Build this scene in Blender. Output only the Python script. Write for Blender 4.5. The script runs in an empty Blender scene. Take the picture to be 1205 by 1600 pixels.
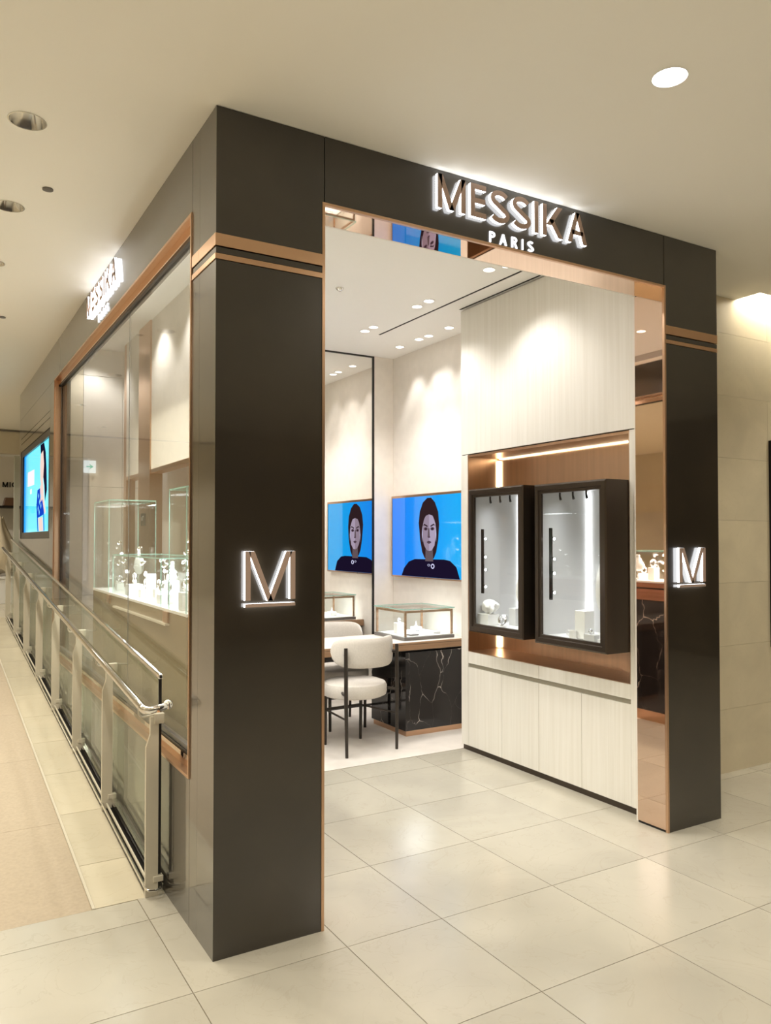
import bpy, math, random
from math import sin, cos, pi, radians, sqrt, atan2
from mathutils import Vector, Matrix

random.seed(7)
S = bpy.context.scene
COL = S.collection

# ---------------------------------------------------------------- camera
CX, CY, CZ = -0.9326, -2.8218, 1.55
cd = bpy.data.cameras.new('camera'); cam = bpy.data.objects.new('camera', cd); COL.objects.link(cam)
cam.location = (CX, CY, CZ)
cam.rotation_euler = (pi / 2 + 0.0214, 0.0, -0.5343)
cd.sensor_fit = 'AUTO'; cd.sensor_width = 36.0
cd.lens = 1221.8 / 1600 * 36.0
cd.shift_y = 17.0 / 1600
cd.clip_start = 0.02; cd.clip_end = 100
S.camera = cam

# ---------------------------------------------------------------- world / exposure
W = bpy.data.worlds.new('world'); S.world = W; W.use_nodes = True
bgn = W.node_tree.nodes['Background']
bgn.inputs[0].default_value = (1.0, 0.86, 0.68, 1); bgn.inputs[1].default_value = 0.35
S.view_settings.view_transform = 'Standard'
S.view_settings.look = 'None'
S.view_settings.exposure = 0.07
S.view_settings.gamma = 1.0
S.view_settings.use_curve_mapping = False
S.cycles.transparent_max_bounces = 32
S.cycles.max_bounces = 14
S.cycles.diffuse_bounces = 6
S.cycles.glossy_bounces = 6

MALL_W = 62.0      # watts of one mall downlight
SHOP_W = 27.0      # watts of one shop downlight
WARM = (1.0, 0.93, 0.79)
NEUT = (1.0, 0.965, 0.925)

H = 3.184          # mall ceiling
HI = 3.279         # shop ceiling
FW = 2.9066        # facade width
RX = 2.5415        # panelled wall plane
TX = 2.930         # television wall plane
BY = 3.580         # back wall plane
RS = 0.09          # ramp slope
R0 = 0.65          # ramp start
R1 = 7.55
def rz(y): return max(0.0, RS * (min(y, R1) - R0))

def tag(o, label=None, cat=None, group=None, kind=None):
    if label: o['label'] = label
    if cat: o['category'] = cat
    if group: o['group'] = group
    if kind: o['kind'] = kind
    return o

def lamp(kind, loc, energy, color, parent=None, aim=None, **kw):
    ld = bpy.data.lights.new('lamp_light', kind); ld.energy = energy; ld.color = color
    for k, v in kw.items(): setattr(ld, k, v)
    o = bpy.data.objects.new('lamp_light', ld); COL.objects.link(o)
    o.location = loc
    if aim is not None:
        d = Vector(aim) - Vector(loc); o.rotation_euler = d.to_track_quat('-Z', 'Y').to_euler()
    if parent is not None:
        o.parent = parent; o.location = Vector(loc) - Vector(parent.location)
    return o

# ---------------------------------------------------------------- materials
MATS = {}
def base_mat(name):
    m = bpy.data.materials.new(name); m.use_nodes = True
    nt = m.node_tree; b = nt.nodes['Principled BSDF']
    MATS[name] = m
    return m, nt, b
def pbr(name, col, rough=0.5, metal=0.0, ior=1.45, noise=0.0, nscale=6.0, bump=0.0, bscale=200.0, coat=0.0, stretch=None, emit=None, estr=0.0):
    m, nt, b = base_mat(name)
    b.inputs['Base Color'].default_value = (*col, 1); b.inputs['Roughness'].default_value = rough
    b.inputs['Metallic'].default_value = metal; b.inputs['IOR'].default_value = ior
    b.inputs['Coat Weight'].default_value = coat; b.inputs['Coat Roughness'].default_value = 0.05
    if emit: b.inputs['Emission Color'].default_value = (*emit, 1); b.inputs['Emission Strength'].default_value = estr
    if noise or bump:
        tc = nt.nodes.new('ShaderNodeTexCoord'); mp = nt.nodes.new('ShaderNodeMapping')
        nt.links.new(tc.outputs['Object'], mp.inputs[0])
        if stretch: mp.inputs['Scale'].default_value = stretch
    if noise:
        n = nt.nodes.new('ShaderNodeTexNoise'); n.inputs['Scale'].default_value = nscale; n.inputs['Detail'].default_value = 6
        nt.links.new(mp.outputs[0], n.inputs['Vector'])
        r = nt.nodes.new('ShaderNodeValToRGB')
        r.color_ramp.elements[0].position = 0.3; r.color_ramp.elements[1].position = 0.7
        r.color_ramp.elements[0].color = (*[c * (1 - noise) for c in col], 1)
        r.color_ramp.elements[1].color = (*[min(1, c * (1 + noise)) for c in col], 1)
        nt.links.new(n.outputs[0], r.inputs[0]); nt.links.new(r.outputs[0], b.inputs['Base Color'])
    if bump:
        n2 = nt.nodes.new('ShaderNodeTexNoise'); n2.inputs['Scale'].default_value = bscale
        nt.links.new(mp.outputs[0], n2.inputs['Vector'])
        bp = nt.nodes.new('ShaderNodeBump'); bp.inputs['Strength'].default_value = bump; bp.inputs['Distance'].default_value = 0.002
        nt.links.new(n2.outputs[0], bp.inputs['Height']); nt.links.new(bp.outputs[0], b.inputs['Normal'])
    return m
def emis(name, col, s):
    m = bpy.data.materials.new(name); m.use_nodes = True; nt = m.node_tree
    nt.nodes.remove(nt.nodes['Principled BSDF'])
    e = nt.nodes.new('ShaderNodeEmission'); e.inputs[0].default_value = (*col, 1); e.inputs[1].default_value = s
    nt.links.new(e.outputs[0], nt.nodes['Material Output'].inputs[0]); MATS[name] = m
    return m
def glass(name, tint=(0.97, 1.0, 0.985), f0=0.04, k=1.0, rough=0.0):
    # thin architectural glass: light passes straight, the surface mirrors by Schlick's law
    m = bpy.data.materials.new(name); m.use_nodes = True; nt = m.node_tree; N = nt.nodes; L = nt.links
    N.remove(N['Principled BSDF'])
    g = N.new('ShaderNodeNewGeometry'); d = N.new('ShaderNodeVectorMath'); d.operation = 'DOT_PRODUCT'
    L.new(g.outputs['Incoming'], d.inputs[0]); L.new(g.outputs['Normal'], d.inputs[1])
    a = N.new('ShaderNodeMath'); a.operation = 'ABSOLUTE'; L.new(d.outputs['Value'], a.inputs[0])
    s = N.new('ShaderNodeMath'); s.operation = 'SUBTRACT'; s.inputs[0].default_value = 1; L.new(a.outputs[0], s.inputs[1])
    p = N.new('ShaderNodeMath'); p.operation = 'POWER'; p.inputs[1].default_value = 5; L.new(s.outputs[0], p.inputs[0])
    q = N.new('ShaderNodeMath'); q.operation = 'MULTIPLY_ADD'; q.inputs[1].default_value = (1 - f0) * k; q.inputs[2].default_value = f0 * k
    L.new(p.outputs[0], q.inputs[0])
    t = N.new('ShaderNodeBsdfTransparent'); t.inputs[0].default_value = (*tint, 1)
    gl = N.new('ShaderNodeBsdfGlossy'); gl.inputs['Roughness'].default_value = rough
    mx = N.new('ShaderNodeMixShader'); L.new(q.outputs[0], mx.inputs[0]); L.new(t.outputs[0], mx.inputs[1]); L.new(gl.outputs[0], mx.inputs[2])
    L.new(mx.outputs[0], N['Material Output'].inputs[0]); MATS[name] = m
    return m
def marble(name, col, vein, rough, dark=False, scale=1.6, rnd=0.05):
    m, nt, b = base_mat(name); N = nt.nodes; L = nt.links
    g = N.new('ShaderNodeNewGeometry')
    oi = N.new('ShaderNodeObjectInfo')
    sh = N.new('ShaderNodeVectorMath'); sh.operation = 'ADD'
    sc = N.new('ShaderNodeVectorMath'); sc.operation = 'SCALE'; sc.inputs['Scale'].default_value = 17.0
    cmb = N.new('ShaderNodeCombineXYZ'); L.new(oi.outputs['Random'], cmb.inputs[0]); L.new(oi.outputs['Random'], cmb.inputs[2])
    L.new(cmb.outputs[0], sc.inputs[0]); L.new(g.outputs['Position'], sh.inputs[0]); L.new(sc.outputs[0], sh.inputs[1])
    n1 = N.new('ShaderNodeTexNoise'); n1.inputs['Scale'].default_value = scale; n1.inputs['Detail'].default_value = 9; n1.inputs['Distortion'].default_value = 0.8
    L.new(sh.outputs[0], n1.inputs['Vector'])
    r1 = N.new('ShaderNodeValToRGB'); e = r1.color_ramp.elements
    e[0].position = 0.3; e[1].position = 0.72
    e[0].color = (*[c * 0.90 for c in col], 1); e[1].color = (*[min(1, c * 1.06) for c in col], 1)
    L.new(n1.outputs[0], r1.inputs[0])
    n2 = N.new('ShaderNodeTexNoise'); n2.inputs['Scale'].default_value = scale * 1.9; n2.inputs['Detail'].default_value = 5; n2.inputs['Distortion'].default_value = 2.2
    L.new(sh.outputs[0], n2.inputs['Vector'])
    sb = N.new('ShaderNodeMath'); sb.operation = 'SUBTRACT'; sb.inputs[1].default_value = 0.5; L.new(n2.outputs[0], sb.inputs[0])
    ab = N.new('ShaderNodeMath'); ab.operation = 'ABSOLUTE'; L.new(sb.outputs[0], ab.inputs[0])
    r2 = N.new('ShaderNodeMapRange'); r2.inputs['From Min'].default_value = 0.0; r2.inputs['From Max'].default_value = 0.012
    r2.inputs['To Min'].default_value = 0.30; r2.inputs['To Max'].default_value = 0.0; L.new(ab.outputs[0], r2.inputs['Value'])
    mx = N.new('ShaderNodeMix'); mx.data_type = 'RGBA'; L.new(r2.outputs[0], mx.inputs['Factor'])
    L.new(r1.outputs[0], mx.inputs['A']); mx.inputs['B'].default_value = (*vein, 1)
    hs = N.new('ShaderNodeHueSaturation'); mr = N.new('ShaderNodeMapRange')
    mr.inputs['To Min'].default_value = 1 - rnd; mr.inputs['To Max'].default_value = 1 + rnd
    L.new(oi.outputs['Random'], mr.inputs['Value']); L.new(mr.outputs[0], hs.inputs['Value']); L.new(mx.outputs['Result'], hs.inputs['Color'])
    L.new(hs.outputs[0], b.inputs['Base Color'])
    b.inputs['Roughness'].default_value = rough
    return m
def wood(name, c1, c2, rough=0.45, scale=(60, 60, 1.2)):
    m, nt, b = base_mat(name); N = nt.nodes; L = nt.links
    g = N.new('ShaderNodeNewGeometry'); mp = N.new('ShaderNodeMapping'); mp.inputs['Scale'].default_value = scale
    L.new(g.outputs['Position'], mp.inputs[0])
    n = N.new('ShaderNodeTexNoise'); n.inputs['Scale'].default_value = 1.0; n.inputs['Detail'].default_value = 5; n.inputs['Roughness'].default_value = 0.6
    L.new(mp.outputs[0], n.inputs['Vector'])
    r = N.new('ShaderNodeValToRGB'); r.color_ramp.elements[0].position = 0.35; r.color_ramp.elements[1].position = 0.65
    r.color_ramp.elements[0].color = (*c1, 1); r.color_ramp.elements[1].color = (*c2, 1)
    L.new(n.outputs[0], r.inputs[0]); L.new(r.outputs[0], b.inputs['Base Color'])
    bp = N.new('ShaderNodeBump'); bp.inputs['Strength'].default_value = 0.15; bp.inputs['Distance'].default_value = 0.001
    L.new(n.outputs[0], bp.inputs['Height']); L.new(bp.outputs[0], b.inputs['Normal'])
    b.inputs['Roughness'].default_value = rough
    return m
def black_marble():
    m, nt, b = base_mat('black_marble'); N = nt.nodes; L = nt.links
    g = N.new('ShaderNodeNewGeometry')
    nd = N.new('ShaderNodeTexNoise'); nd.inputs['Scale'].default_value = 5; nd.inputs['Detail'].default_value = 4
    L.new(g.outputs['Position'], nd.inputs['Vector'])
    mxv = N.new('ShaderNodeMix'); mxv.data_type = 'VECTOR'; mxv.inputs['Factor'].default_value = 0.12
    L.new(g.outputs['Position'], mxv.inputs[4]); L.new(nd.outputs['Color'], mxv.inputs[5])
    v = N.new('ShaderNodeTexVoronoi'); v.feature = 'DISTANCE_TO_EDGE'; v.inputs['Scale'].default_value = 4.2
    mp = N.new('ShaderNodeMapping'); mp.inputs['Rotation'].default_value = (0.5, 0.8, 0.2); mp.inputs['Scale'].default_value = (1.6, 1.2, 0.6)
    L.new(mxv.outputs[1], mp.inputs[0]); L.new(mp.outputs[0], v.inputs['Vector'])
    n3 = N.new('ShaderNodeTexNoise'); n3.inputs['Scale'].default_value = 4.0; L.new(g.outputs['Position'], n3.inputs['Vector'])
    mr = N.new('ShaderNodeMapRange'); mr.inputs['From Min'].default_value = 0.48; mr.inputs['From Max'].default_value = 0.66
    mr.inputs['To Min'].default_value = 0.0005; mr.inputs['To Max'].default_value = 0.014; L.new(n3.outputs[0], mr.inputs['Value'])
    lt = N.new('ShaderNodeMath'); lt.operation = 'DIVIDE'; L.new(v.outputs['Distance'], lt.inputs[0]); L.new(mr.outputs[0], lt.inputs[1])
    r = N.new('ShaderNodeValToRGB'); r.color_ramp.elements[0].position = 0.3; r.color_ramp.elements[1].position = 1.0
    r.color_ramp.elements[0].color = (0.55, 0.50, 0.46, 1); r.color_ramp.elements[1].color = (0.018, 0.016, 0.016, 1)
    L.new(lt.outputs[0], r.inputs[0]); L.new(r.outputs[0], b.inputs['Base Color']); b.inputs['Roughness'].default_value = 0.06
    return m
def screen_mat(name, c_a, c_b, axis, lo, hi, s):
    m = bpy.data.materials.new(name); m.use_nodes = True; nt = m.node_tree; N = nt.nodes; L = nt.links
    g = N.new('ShaderNodeNewGeometry'); sp = N.new('ShaderNodeSeparateXYZ'); L.new(g.outputs['Position'], sp.inputs[0])
    mr = N.new('ShaderNodeMapRange'); mr.inputs['From Min'].default_value = lo; mr.inputs['From Max'].default_value = hi
    L.new(sp.outputs[axis], mr.inputs['Value'])
    r = N.new('ShaderNodeValToRGB'); r.color_ramp.elements[0].color = (*c_a, 1); r.color_ramp.elements[1].color = (*c_b, 1)
    L.new(mr.outputs[0], r.inputs[0])
    b = N['Principled BSDF']; b.inputs['Base Color'].default_value = (0.01, 0.01, 0.01, 1); b.inputs['Roughness'].default_value = 0.04
    L.new(r.outputs[0], b.inputs['Emission Color']); b.inputs['Emission Strength'].default_value = s; MATS[name] = m
    return m
def lin(r, g, b):
    f = lambda c: (c / 255 / 12.92) if c / 255 <= 0.04045 else ((c / 255 + 0.055) / 1.055) ** 2.4
    return (f(r), f(g), f(b))

M_bronze = pbr('dark_bronze', (0.024, 0.0175, 0.0105), 0.32, 0.0, 1.5, noise=0.25, nscale=3.0, coat=1.0)
M_bronze_gap = pbr('shadow_gap_black', (0.006, 0.005, 0.004), 0.6)
M_copper = pbr('satin_copper', (0.66, 0.43, 0.28), 0.30, 1.0)
M_cmirror = pbr('polished_copper', (0.82, 0.61, 0.48), 0.02, 1.0)
M_brass = pbr('brushed_bronze', (0.72, 0.50, 0.34), 0.30, 1.0, noise=0.06, nscale=30, stretch=(1, 1, 0.05))
M_chrome = pbr('polished_steel', (0.78, 0.77, 0.75), 0.08, 1.0)
M_refl = pbr('anodised_reflector', (0.88, 0.86, 0.82), 0.13, 1.0)
M_satin = pbr('painted_steel', (0.62, 0.57, 0.46), 0.35, 0.0)
M_ceil = pbr('ceiling_paint', (0.93, 0.90, 0.83), 0.7)
M_ceil_in = pbr('shop_ceiling_paint', (0.92, 0.905, 0.875), 0.7)
M_cream = pbr('cream_wall_covering', (0.84, 0.79, 0.73), 0.6, noise=0.03, nscale=12)
M_white = pbr('white_satin', (0.86, 0.85, 0.83), 0.35)
M_wood = wood('bleached_wood', (0.80, 0.77, 0.70), (0.86, 0.835, 0.775))
M_groove = pbr('grey_groove', (0.35, 0.32, 0.25), 0.4, 0.3)
M_tile = marble('cream_marble', (0.51, 0.48, 0.405), (0.40, 0.355, 0.28), 0.20)
M_tile2 = marble('border_marble', (0.60, 0.54, 0.41), (0.48, 0.41, 0.28), 0.2)
M_grout = pbr('grout', (0.22, 0.18, 0.13), 0.8)
M_stone = marble('limestone', (0.64, 0.56, 0.40), (0.55, 0.47, 0.32), 0.45, scale=3.0, rnd=0.02)
M_carpet = pbr('corridor_carpet', (0.45, 0.375, 0.28), 0.95, noise=0.06, nscale=60, bump=0.3, bscale=400)
M_carpet_in = pbr('pale_shop_carpet', (0.74, 0.69, 0.64), 0.9, noise=0.05, nscale=8, bump=0.3, bscale=300)
M_bmarble = black_marble()
M_dwood = wood('walnut_edge', (0.30, 0.17, 0.09), (0.42, 0.26, 0.15), 0.4, (1.5, 40, 40))
M_leg = pbr('stained_dark_wood', (0.035, 0.027, 0.021), 0.38, noise=0.2, nscale=20)
M_fabric = pbr('ivory_boucle', (0.70, 0.655, 0.60), 0.9, noise=0.05, nscale=90, bump=0.5, bscale=350)
M_dark = pbr('black_metal', (0.02, 0.018, 0.016), 0.35, 0.4)
M_case = pbr('bronze_case_frame', (0.075, 0.058, 0.045), 0.28, 0.7)
M_grey = pbr('display_lining', (0.60, 0.59, 0.58), 0.6)
M_greydark = pbr('grey_base', (0.17, 0.155, 0.145), 0.4)
M_counter = pbr('counter_lacquer', (0.10, 0.075, 0.05), 0.10, 0.0, 1.7)
M_redwood = wood('reddish_veneer', (0.26, 0.11, 0.055), (0.36, 0.16, 0.085), 0.25, (2, 2, 40))
M_win = glass('window_glass', (0.985, 0.995, 0.985), 0.04, 0.58)
M_railg = glass('rail_glass', (0.955, 0.98, 0.95), 0.04, 0.5)
M_vit = glass('vitrine_glass', (0.975, 0.99, 0.985), 0.04, 0.7)
M_edge = pbr('glass_edge', (0.35, 0.62, 0.55), 0.15, 0.0, emit=(0.5, 0.8, 0.72), estr=0.0)
M_mirror = pbr('silvered_mirror', (0.90, 0.885, 0.86), 0.01, 1.0)
M_black = pbr('black_frame', (0.015, 0.013, 0.012), 0.3)
M_silver = pbr('silver_jewel', (0.9, 0.9, 0.92), 0.08, 1.0)
M_led = emis('led_white', (0.95, 0.97, 1.0), 6.5)
M_led_lo = emis('led_small_letter', (0.97, 0.97, 1.0), 1.6)
M_led_soft = emis('led_strip_warm', (1.0, 0.84, 0.60), 7.0)
M_spot = emis('lamp_lens', (1.0, 0.93, 0.82), 14.0)
M_spot_lo = emis('lamp_lens_dim', (1.0, 0.95, 0.88), 9.0)
M_spark = emis('jewel_spot_lens', (0.95, 0.97, 1.0), 16.0)
M_sign_face = pbr('letter_face_copper', (0.52, 0.38, 0.32), 0.4, 0.35)
M_concrete = pbr('mall_wall_paint', (0.66, 0.59, 0.46), 0.7, noise=0.04, nscale=2)
M_mallback = pbr('mall_far_shopfront', (0.07, 0.052, 0.038), 0.5)
M_drape = pbr('draped_cotton', (0.62, 0.54, 0.40), 0.9)
M_leather = pbr('brown_leather', (0.12, 0.06, 0.03), 0.4)
M_green = emis('sign_green', (0.10, 0.62, 0.42), 1.0)
M_signw = emis('sign_white', (0.95, 1.0, 0.97), 1.1)

# ---------------------------------------------------------------- geometry helper
class MB:
    def __init__(s): s.v = []; s.f = []; s.mi = []; s.cur = 0
    def add(s, vs, fs):
        n = len(s.v); s.v += [tuple(v) for v in vs]
        for f in fs: s.f.append(tuple(i + n for i in f)); s.mi.append(s.cur)
        return s
    def box(s, x0, x1, y0, y1, z0, z1):
        x0, x1 = sorted((x0, x1)); y0, y1 = sorted((y0, y1)); z0, z1 = sorted((z0, z1))
        return s.add([(x0, y0, z0), (x1, y0, z0), (x1, y1, z0), (x0, y1, z0), (x0, y0, z1), (x1, y0, z1), (x1, y1, z1), (x0, y1, z1)],
                     [(0, 3, 2, 1), (4, 5, 6, 7), (0, 1, 5, 4), (1, 2, 6, 5), (2, 3, 7, 6), (3, 0, 4, 7)])
    def hexa(s, b, t):  # four bottom corners (counter-clockwise from above) and four top corners
        return s.add(list(b) + list(t), [(3, 2, 1, 0), (4, 5, 6, 7), (0, 1, 5, 4), (1, 2, 6, 5), (2, 3, 7, 6), (3, 0, 4, 7)])
    def tube(s, pts, r, n=10, cap=True):
        pts = [Vector(p) for p in pts]; rs = r if isinstance(r, (list, tuple)) else [r] * len(pts)
        rings = []; up = None
        for i, p in enumerate(pts):
            a = pts[max(0, i - 1)]; b = pts[min(len(pts) - 1, i + 1)]; d = (b - a).normalized()
            if up is None: up = Vector((0, 0, 1)) if abs(d.z) < 0.9 else Vector((1, 0, 0))
            u = d.cross(up).normalized(); w = u.cross(d).normalized(); up = w
            rings.append([p + (u * cos(2 * pi * k / n) + w * sin(2 * pi * k / n)) * rs[i] for k in range(n)])
        vs = [v for R in rings for v in R]; fs = []
        for i in range(len(pts) - 1):
            for k in range(n):
                a = i * n + k; b = i * n + (k + 1) % n
                fs.append((a, a + n, b + n, b))
        if cap: fs.append(tuple(range(n))); fs.append(tuple((len(pts) - 1) * n + k for k in reversed(range(n))))
        return s.add(vs, fs)
    def lathe(s, c, prof, n=24, axis='z', closed=True):
        vs = []; fs = []
        for (r, z) in prof:
            for k in range(n):
                a = 2 * pi * k / n
                if axis == 'z': vs.append((c[0] + r * cos(a), c[1] + r * sin(a), c[2] + z))
                elif axis == 'x': vs.append((c[0] + z, c[1] + r * cos(a), c[2] + r * sin(a)))
                else: vs.append((c[0] + r * cos(a), c[1] + z, c[2] + r * sin(a)))
        for i in range(len(prof) - 1):
            for k in range(n):
                a = i * n + k; b = i * n + (k + 1) % n
                fs.append((a, b, b + n, a + n))
        if closed:
            fs.append(tuple(reversed(range(n)))); fs.append(tuple((len(prof) - 1) * n + k for k in range(n)))
        return s.add(vs, fs)
    def ball(s, c, r, n=12, m=8, sc=(1, 1, 1)):
        prof = [(max(1e-4, r * sin(pi * i / m)), -r * cos(pi * i / m)) for i in range(m + 1)]
        vs = []
        k0 = len(s.v); s.lathe((0, 0, 0), prof, n)
        for i in range(k0, len(s.v)):
            x, y, z = s.v[i]; s.v[i] = (c[0] + x * sc[0], c[1] + y * sc[1], c[2] + z * sc[2])
        return s
    def prism(s, poly, O, U, V, Nn, n0, n1):
        O, U, V, Nn = map(Vector, (O, U, V, Nn)); k = len(poly)
        area = sum(poly[i][0] * poly[(i + 1) % k][1] - poly[(i + 1) % k][0] * poly[i][1] for i in range(k))
        if area < 0: poly = list(reversed(poly))
        if U.cross(V).dot(Nn) < 0: poly = list(reversed(poly))
        vs = [O + U * a + V * b + Nn * n0 for a, b in poly] + [O + U * a + V * b + Nn * n1 for a, b in poly]
        fs = [tuple(reversed(range(k))), tuple(range(k, 2 * k))] + [(i, (i + 1) % k, (i + 1) % k + k, i + k) for i in range(k)]
        return s.add(vs, fs)
    def build(s, name, mats, parent=None, origin=None, smooth=False, bevel=0.0, label=None, subsurf=0):
        if not isinstance(mats, (list, tuple)): mats = [mats]
        if parent is not None: o0 = world_loc(parent)
        elif origin is not None: o0 = Vector(origin)
        else:
            xs = [v[0] for v in s.v]; ys = [v[1] for v in s.v]; zs = [v[2] for v in s.v]
            o0 = Vector(((min(xs) + max(xs)) / 2, (min(ys) + max(ys)) / 2, min(zs)))
        me = bpy.data.meshes.new(name)
        me.from_pydata([tuple(Vector(v) - o0) for v in s.v], [], s.f)
        for m in mats: me.materials.append(m)
        for p, i in zip(me.polygons, s.mi): p.material_index = i
        if smooth:
            for p in me.polygons: p.use_smooth = True
        me.update()
        o = bpy.data.objects.new(name, me); COL.objects.link(o)
        if parent is not None: o.parent = parent
        else: o.location = o0
        if bevel:
            b = o.modifiers.new('bevel', 'BEVEL'); b.width = bevel; b.segments = 2; b.limit_method = 'ANGLE'; b.angle_limit = radians(40)
        if subsurf:
            q = o.modifiers.new('sub', 'SUBSURF'); q.levels = subsurf; q.render_levels = subsurf
        if smooth:
            try:
                me.set_sharp_from_angle(angle=radians(42))
            except Exception: pass
        if label: o['label'] = label
        return o
def world_loc(o):
    v = Vector((0, 0, 0))
    while o is not None: v += Vector(o.location); o = o.parent
    return v
def thing(name, loc, label=None, cat=None, group=None, kind=None):
    o = bpy.data.objects.new(name, None); COL.objects.link(o); o.location = loc; o.empty_display_size = 0.05
    return tag(o, label, cat, group, kind)
def bx(name, mat, parent, x0, x1, y0, y1, z0, z1, bevel=0.0, label=None):
    return MB().box(x0, x1, y0, y1, z0, z1).build(name, mat, parent, bevel=bevel, label=label)
def copy_tree(o, parent=None):
    c = o.copy(); COL.objects.link(c); c.parent = parent
    for ch in list(o.children): copy_tree(ch, c)
    return c

# ================================================================= FLOOR
floor = MB().box(-6, 8, -8.5, 16, -0.12, -0.004).build('floor', M_grout, origin=(0, 0, 0)); tag(floor, kind='structure')
xs = [-1.92, -1.32, -0.72, -0.12, 0.475, 0.912, 1.512, 2.115, 2.715, 3.315, 3.915, 4.515, 5.115]
ys = [-2.557, -1.957, -1.357, -0.757, -0.157, 0.443]
G = 0.0017
tile_mesh = {}
def tile(x0, x1, y0, y1):
    w, d = round(x1 - x0, 4), round(y1 - y0, 4); k = (w, d)
    if k not in tile_mesh:
        o = MB().box(-w / 2 + G, w / 2 - G, -d / 2 + G, d / 2 - G, -0.012, 0).build('tile', M_tile, origin=(0, 0, 0))
        tile_mesh[k] = o.data
    else:
        o = bpy.data.objects.new('tile', tile_mesh[k]); COL.objects.link(o)
    o.parent = floor; o.location = ((x0 + x1) / 2, (y0 + y1) / 2, 0)
for i in range(len(xs) - 1):
    for j in range(len(ys) - 1): tile(xs[i], xs[i + 1], ys[j], ys[j + 1])
    if xs[i + 1] <= -0.1: tile(xs[i], xs[i + 1], 0.443, R0)
    elif xs[i] >= 2.7: tile(xs[i], xs[i + 1], 0.443, 0.53)
ixs = [-0.12, 0.475, 0.912, 1.512, 2.115, 2.715]
iys = [0.443, 1.043, 1.643, 1.91]
for i in range(5):
    for j in range(3): tile(ixs[i], ixs[i + 1], iys[j], iys[j + 1])
# everything beyond the counted tiles is one plain marble paving
pv = MB()
pv.box(-6, xs[0] - G, -8.5, R0, -0.012, 0); pv.box(xs[-1] + G, 8, -8.5, 0.53, -0.012, 0); pv.box(xs[0], xs[-1], -8.5, ys[0] - G, -0.012, 0)
tag(pv.build('paving', M_tile, floor), kind='stuff')
bx('shop_carpet', M_carpet_in, floor, 0.13, 2.95, 1.914, 4.7, -0.012, 0.0015)

# ramp
ramp = MB().add([(-6, R0, -0.11), (0, R0, -0.11), (0, 16, -0.11), (-6, 16, -0.11), (-6, R0, -0.006), (0, R0, -0.006), (0, R1, rz(R1) - 0.006), (-6, R1, rz(R1) - 0.006), (0, 16, rz(R1) - 0.006), (-6, 16, rz(R1) - 0.006)],
    [(0, 3, 2, 1), (0, 1, 5, 4), (4, 5, 6, 7), (7, 6, 8, 9), (1, 2, 8, 6, 5), (2, 3, 9, 8), (3, 0, 4, 7, 9)]).build('floor', M_grout, origin=(0, 0, 0)); tag(ramp, kind='structure')
def slab(name, mat, x0, x1, y0, y1, t=0.012, lift=0.0, parent=ramp, bevel=0):
    a, b = rz(y0) + lift, rz(y1) + lift
    return MB().hexa([(x0, y0, a - t), (x1, y0, a - t), (x1, y1, b - t), (x0, y1, b - t)], [(x0, y0, a), (x1, y0, a), (x1, y1, b), (x0, y1, b)]).build(name, mat, parent)
yb = [R0 + 0.002, 1.05, 1.65, 2.25, 2.85, 3.45, 4.05, 4.65, 5.25, 5.85, 6.45, 7.05, R1]
for a, b in zip(yb[:-1], yb[1:]): slab('marble_tile', M_tile2, -0.292, -0.004, a + G, b - G)
cy_ = [R0 + 0.002, 1.56, 2.56, 3.56, 4.56, 5.56, 6.56, R1]
for a, b in zip(cy_[:-1], cy_[1:]): slab('carpet_tile', M_carpet, -2.3, -0.306, a + 0.001, b - 0.001, lift=-0.002)
slab('edge_strip', M_satin, -0.305, -0.293, R0 + 0.002, R1, lift=0.002)
slab('edge_strip', M_satin, -2.315, -2.301, R0 + 0.002, R1, lift=0.002)
slab('side_paving', M_tile2, -6, -2.316, R0 + 0.002, R1)
for k in range(9):
    y0 = R1 + 0.003 + 0.9 * k
    for (a, b) in ((-6, -2.4), (-2.4, -1.2), (-1.2, -0.3), (-0.3, 0.0)):
        slab('landing_tile', M_tile2, a + G, b - G, y0, min(y0 + 0.9 - 0.004, 15.9))
lz = rz(R1)
MB().box(0.0, 8, 6.9, 16, -0.1, lz).build('landing', M_tile2, ramp)

# ================================================================= CEILINGS
def holed(name, mat, outer, circles, rects, z, thick, parent=None):
    cu = bpy.data.curves.new(name, 'CURVE'); cu.dimensions = '2D'; cu.fill_mode = 'BOTH'
    def poly(pts):
        sp = cu.splines.new('POLY'); sp.points.add(len(pts) - 1)
        for p, q in zip(sp.points, pts): p.co = (q[0], q[1], 0, 1)
        sp.use_cyclic_u = True
    x0, x1, y0, y1 = outer; poly([(x0, y0), (x1, y0), (x1, y1), (x0, y1)])
    for (cx, cy, r) in circles: poly([(cx + r * cos(2 * pi * k / 32), cy + r * sin(2 * pi * k / 32)) for k in range(32)])
    for (a, b, c, d) in rects: poly([(a, c), (b, c), (b, d), (a, d)])
    cu.extrude = thick / 2
    t = bpy.data.objects.new('tmp', cu); COL.objects.link(t)
    me = bpy.data.meshes.new_from_object(t.evaluated_get(bpy.context.evaluated_depsgraph_get()))
    bpy.data.objects.remove(t); bpy.data.curves.remove(cu)
    me.name = name; me.materials.clear(); me.materials.append(mat)
    o = bpy.data.objects.new(name, me); COL.objects.link(o); o.location = (0, 0, z + thick / 2)
    if parent is not None: o.parent = parent
    return o

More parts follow.
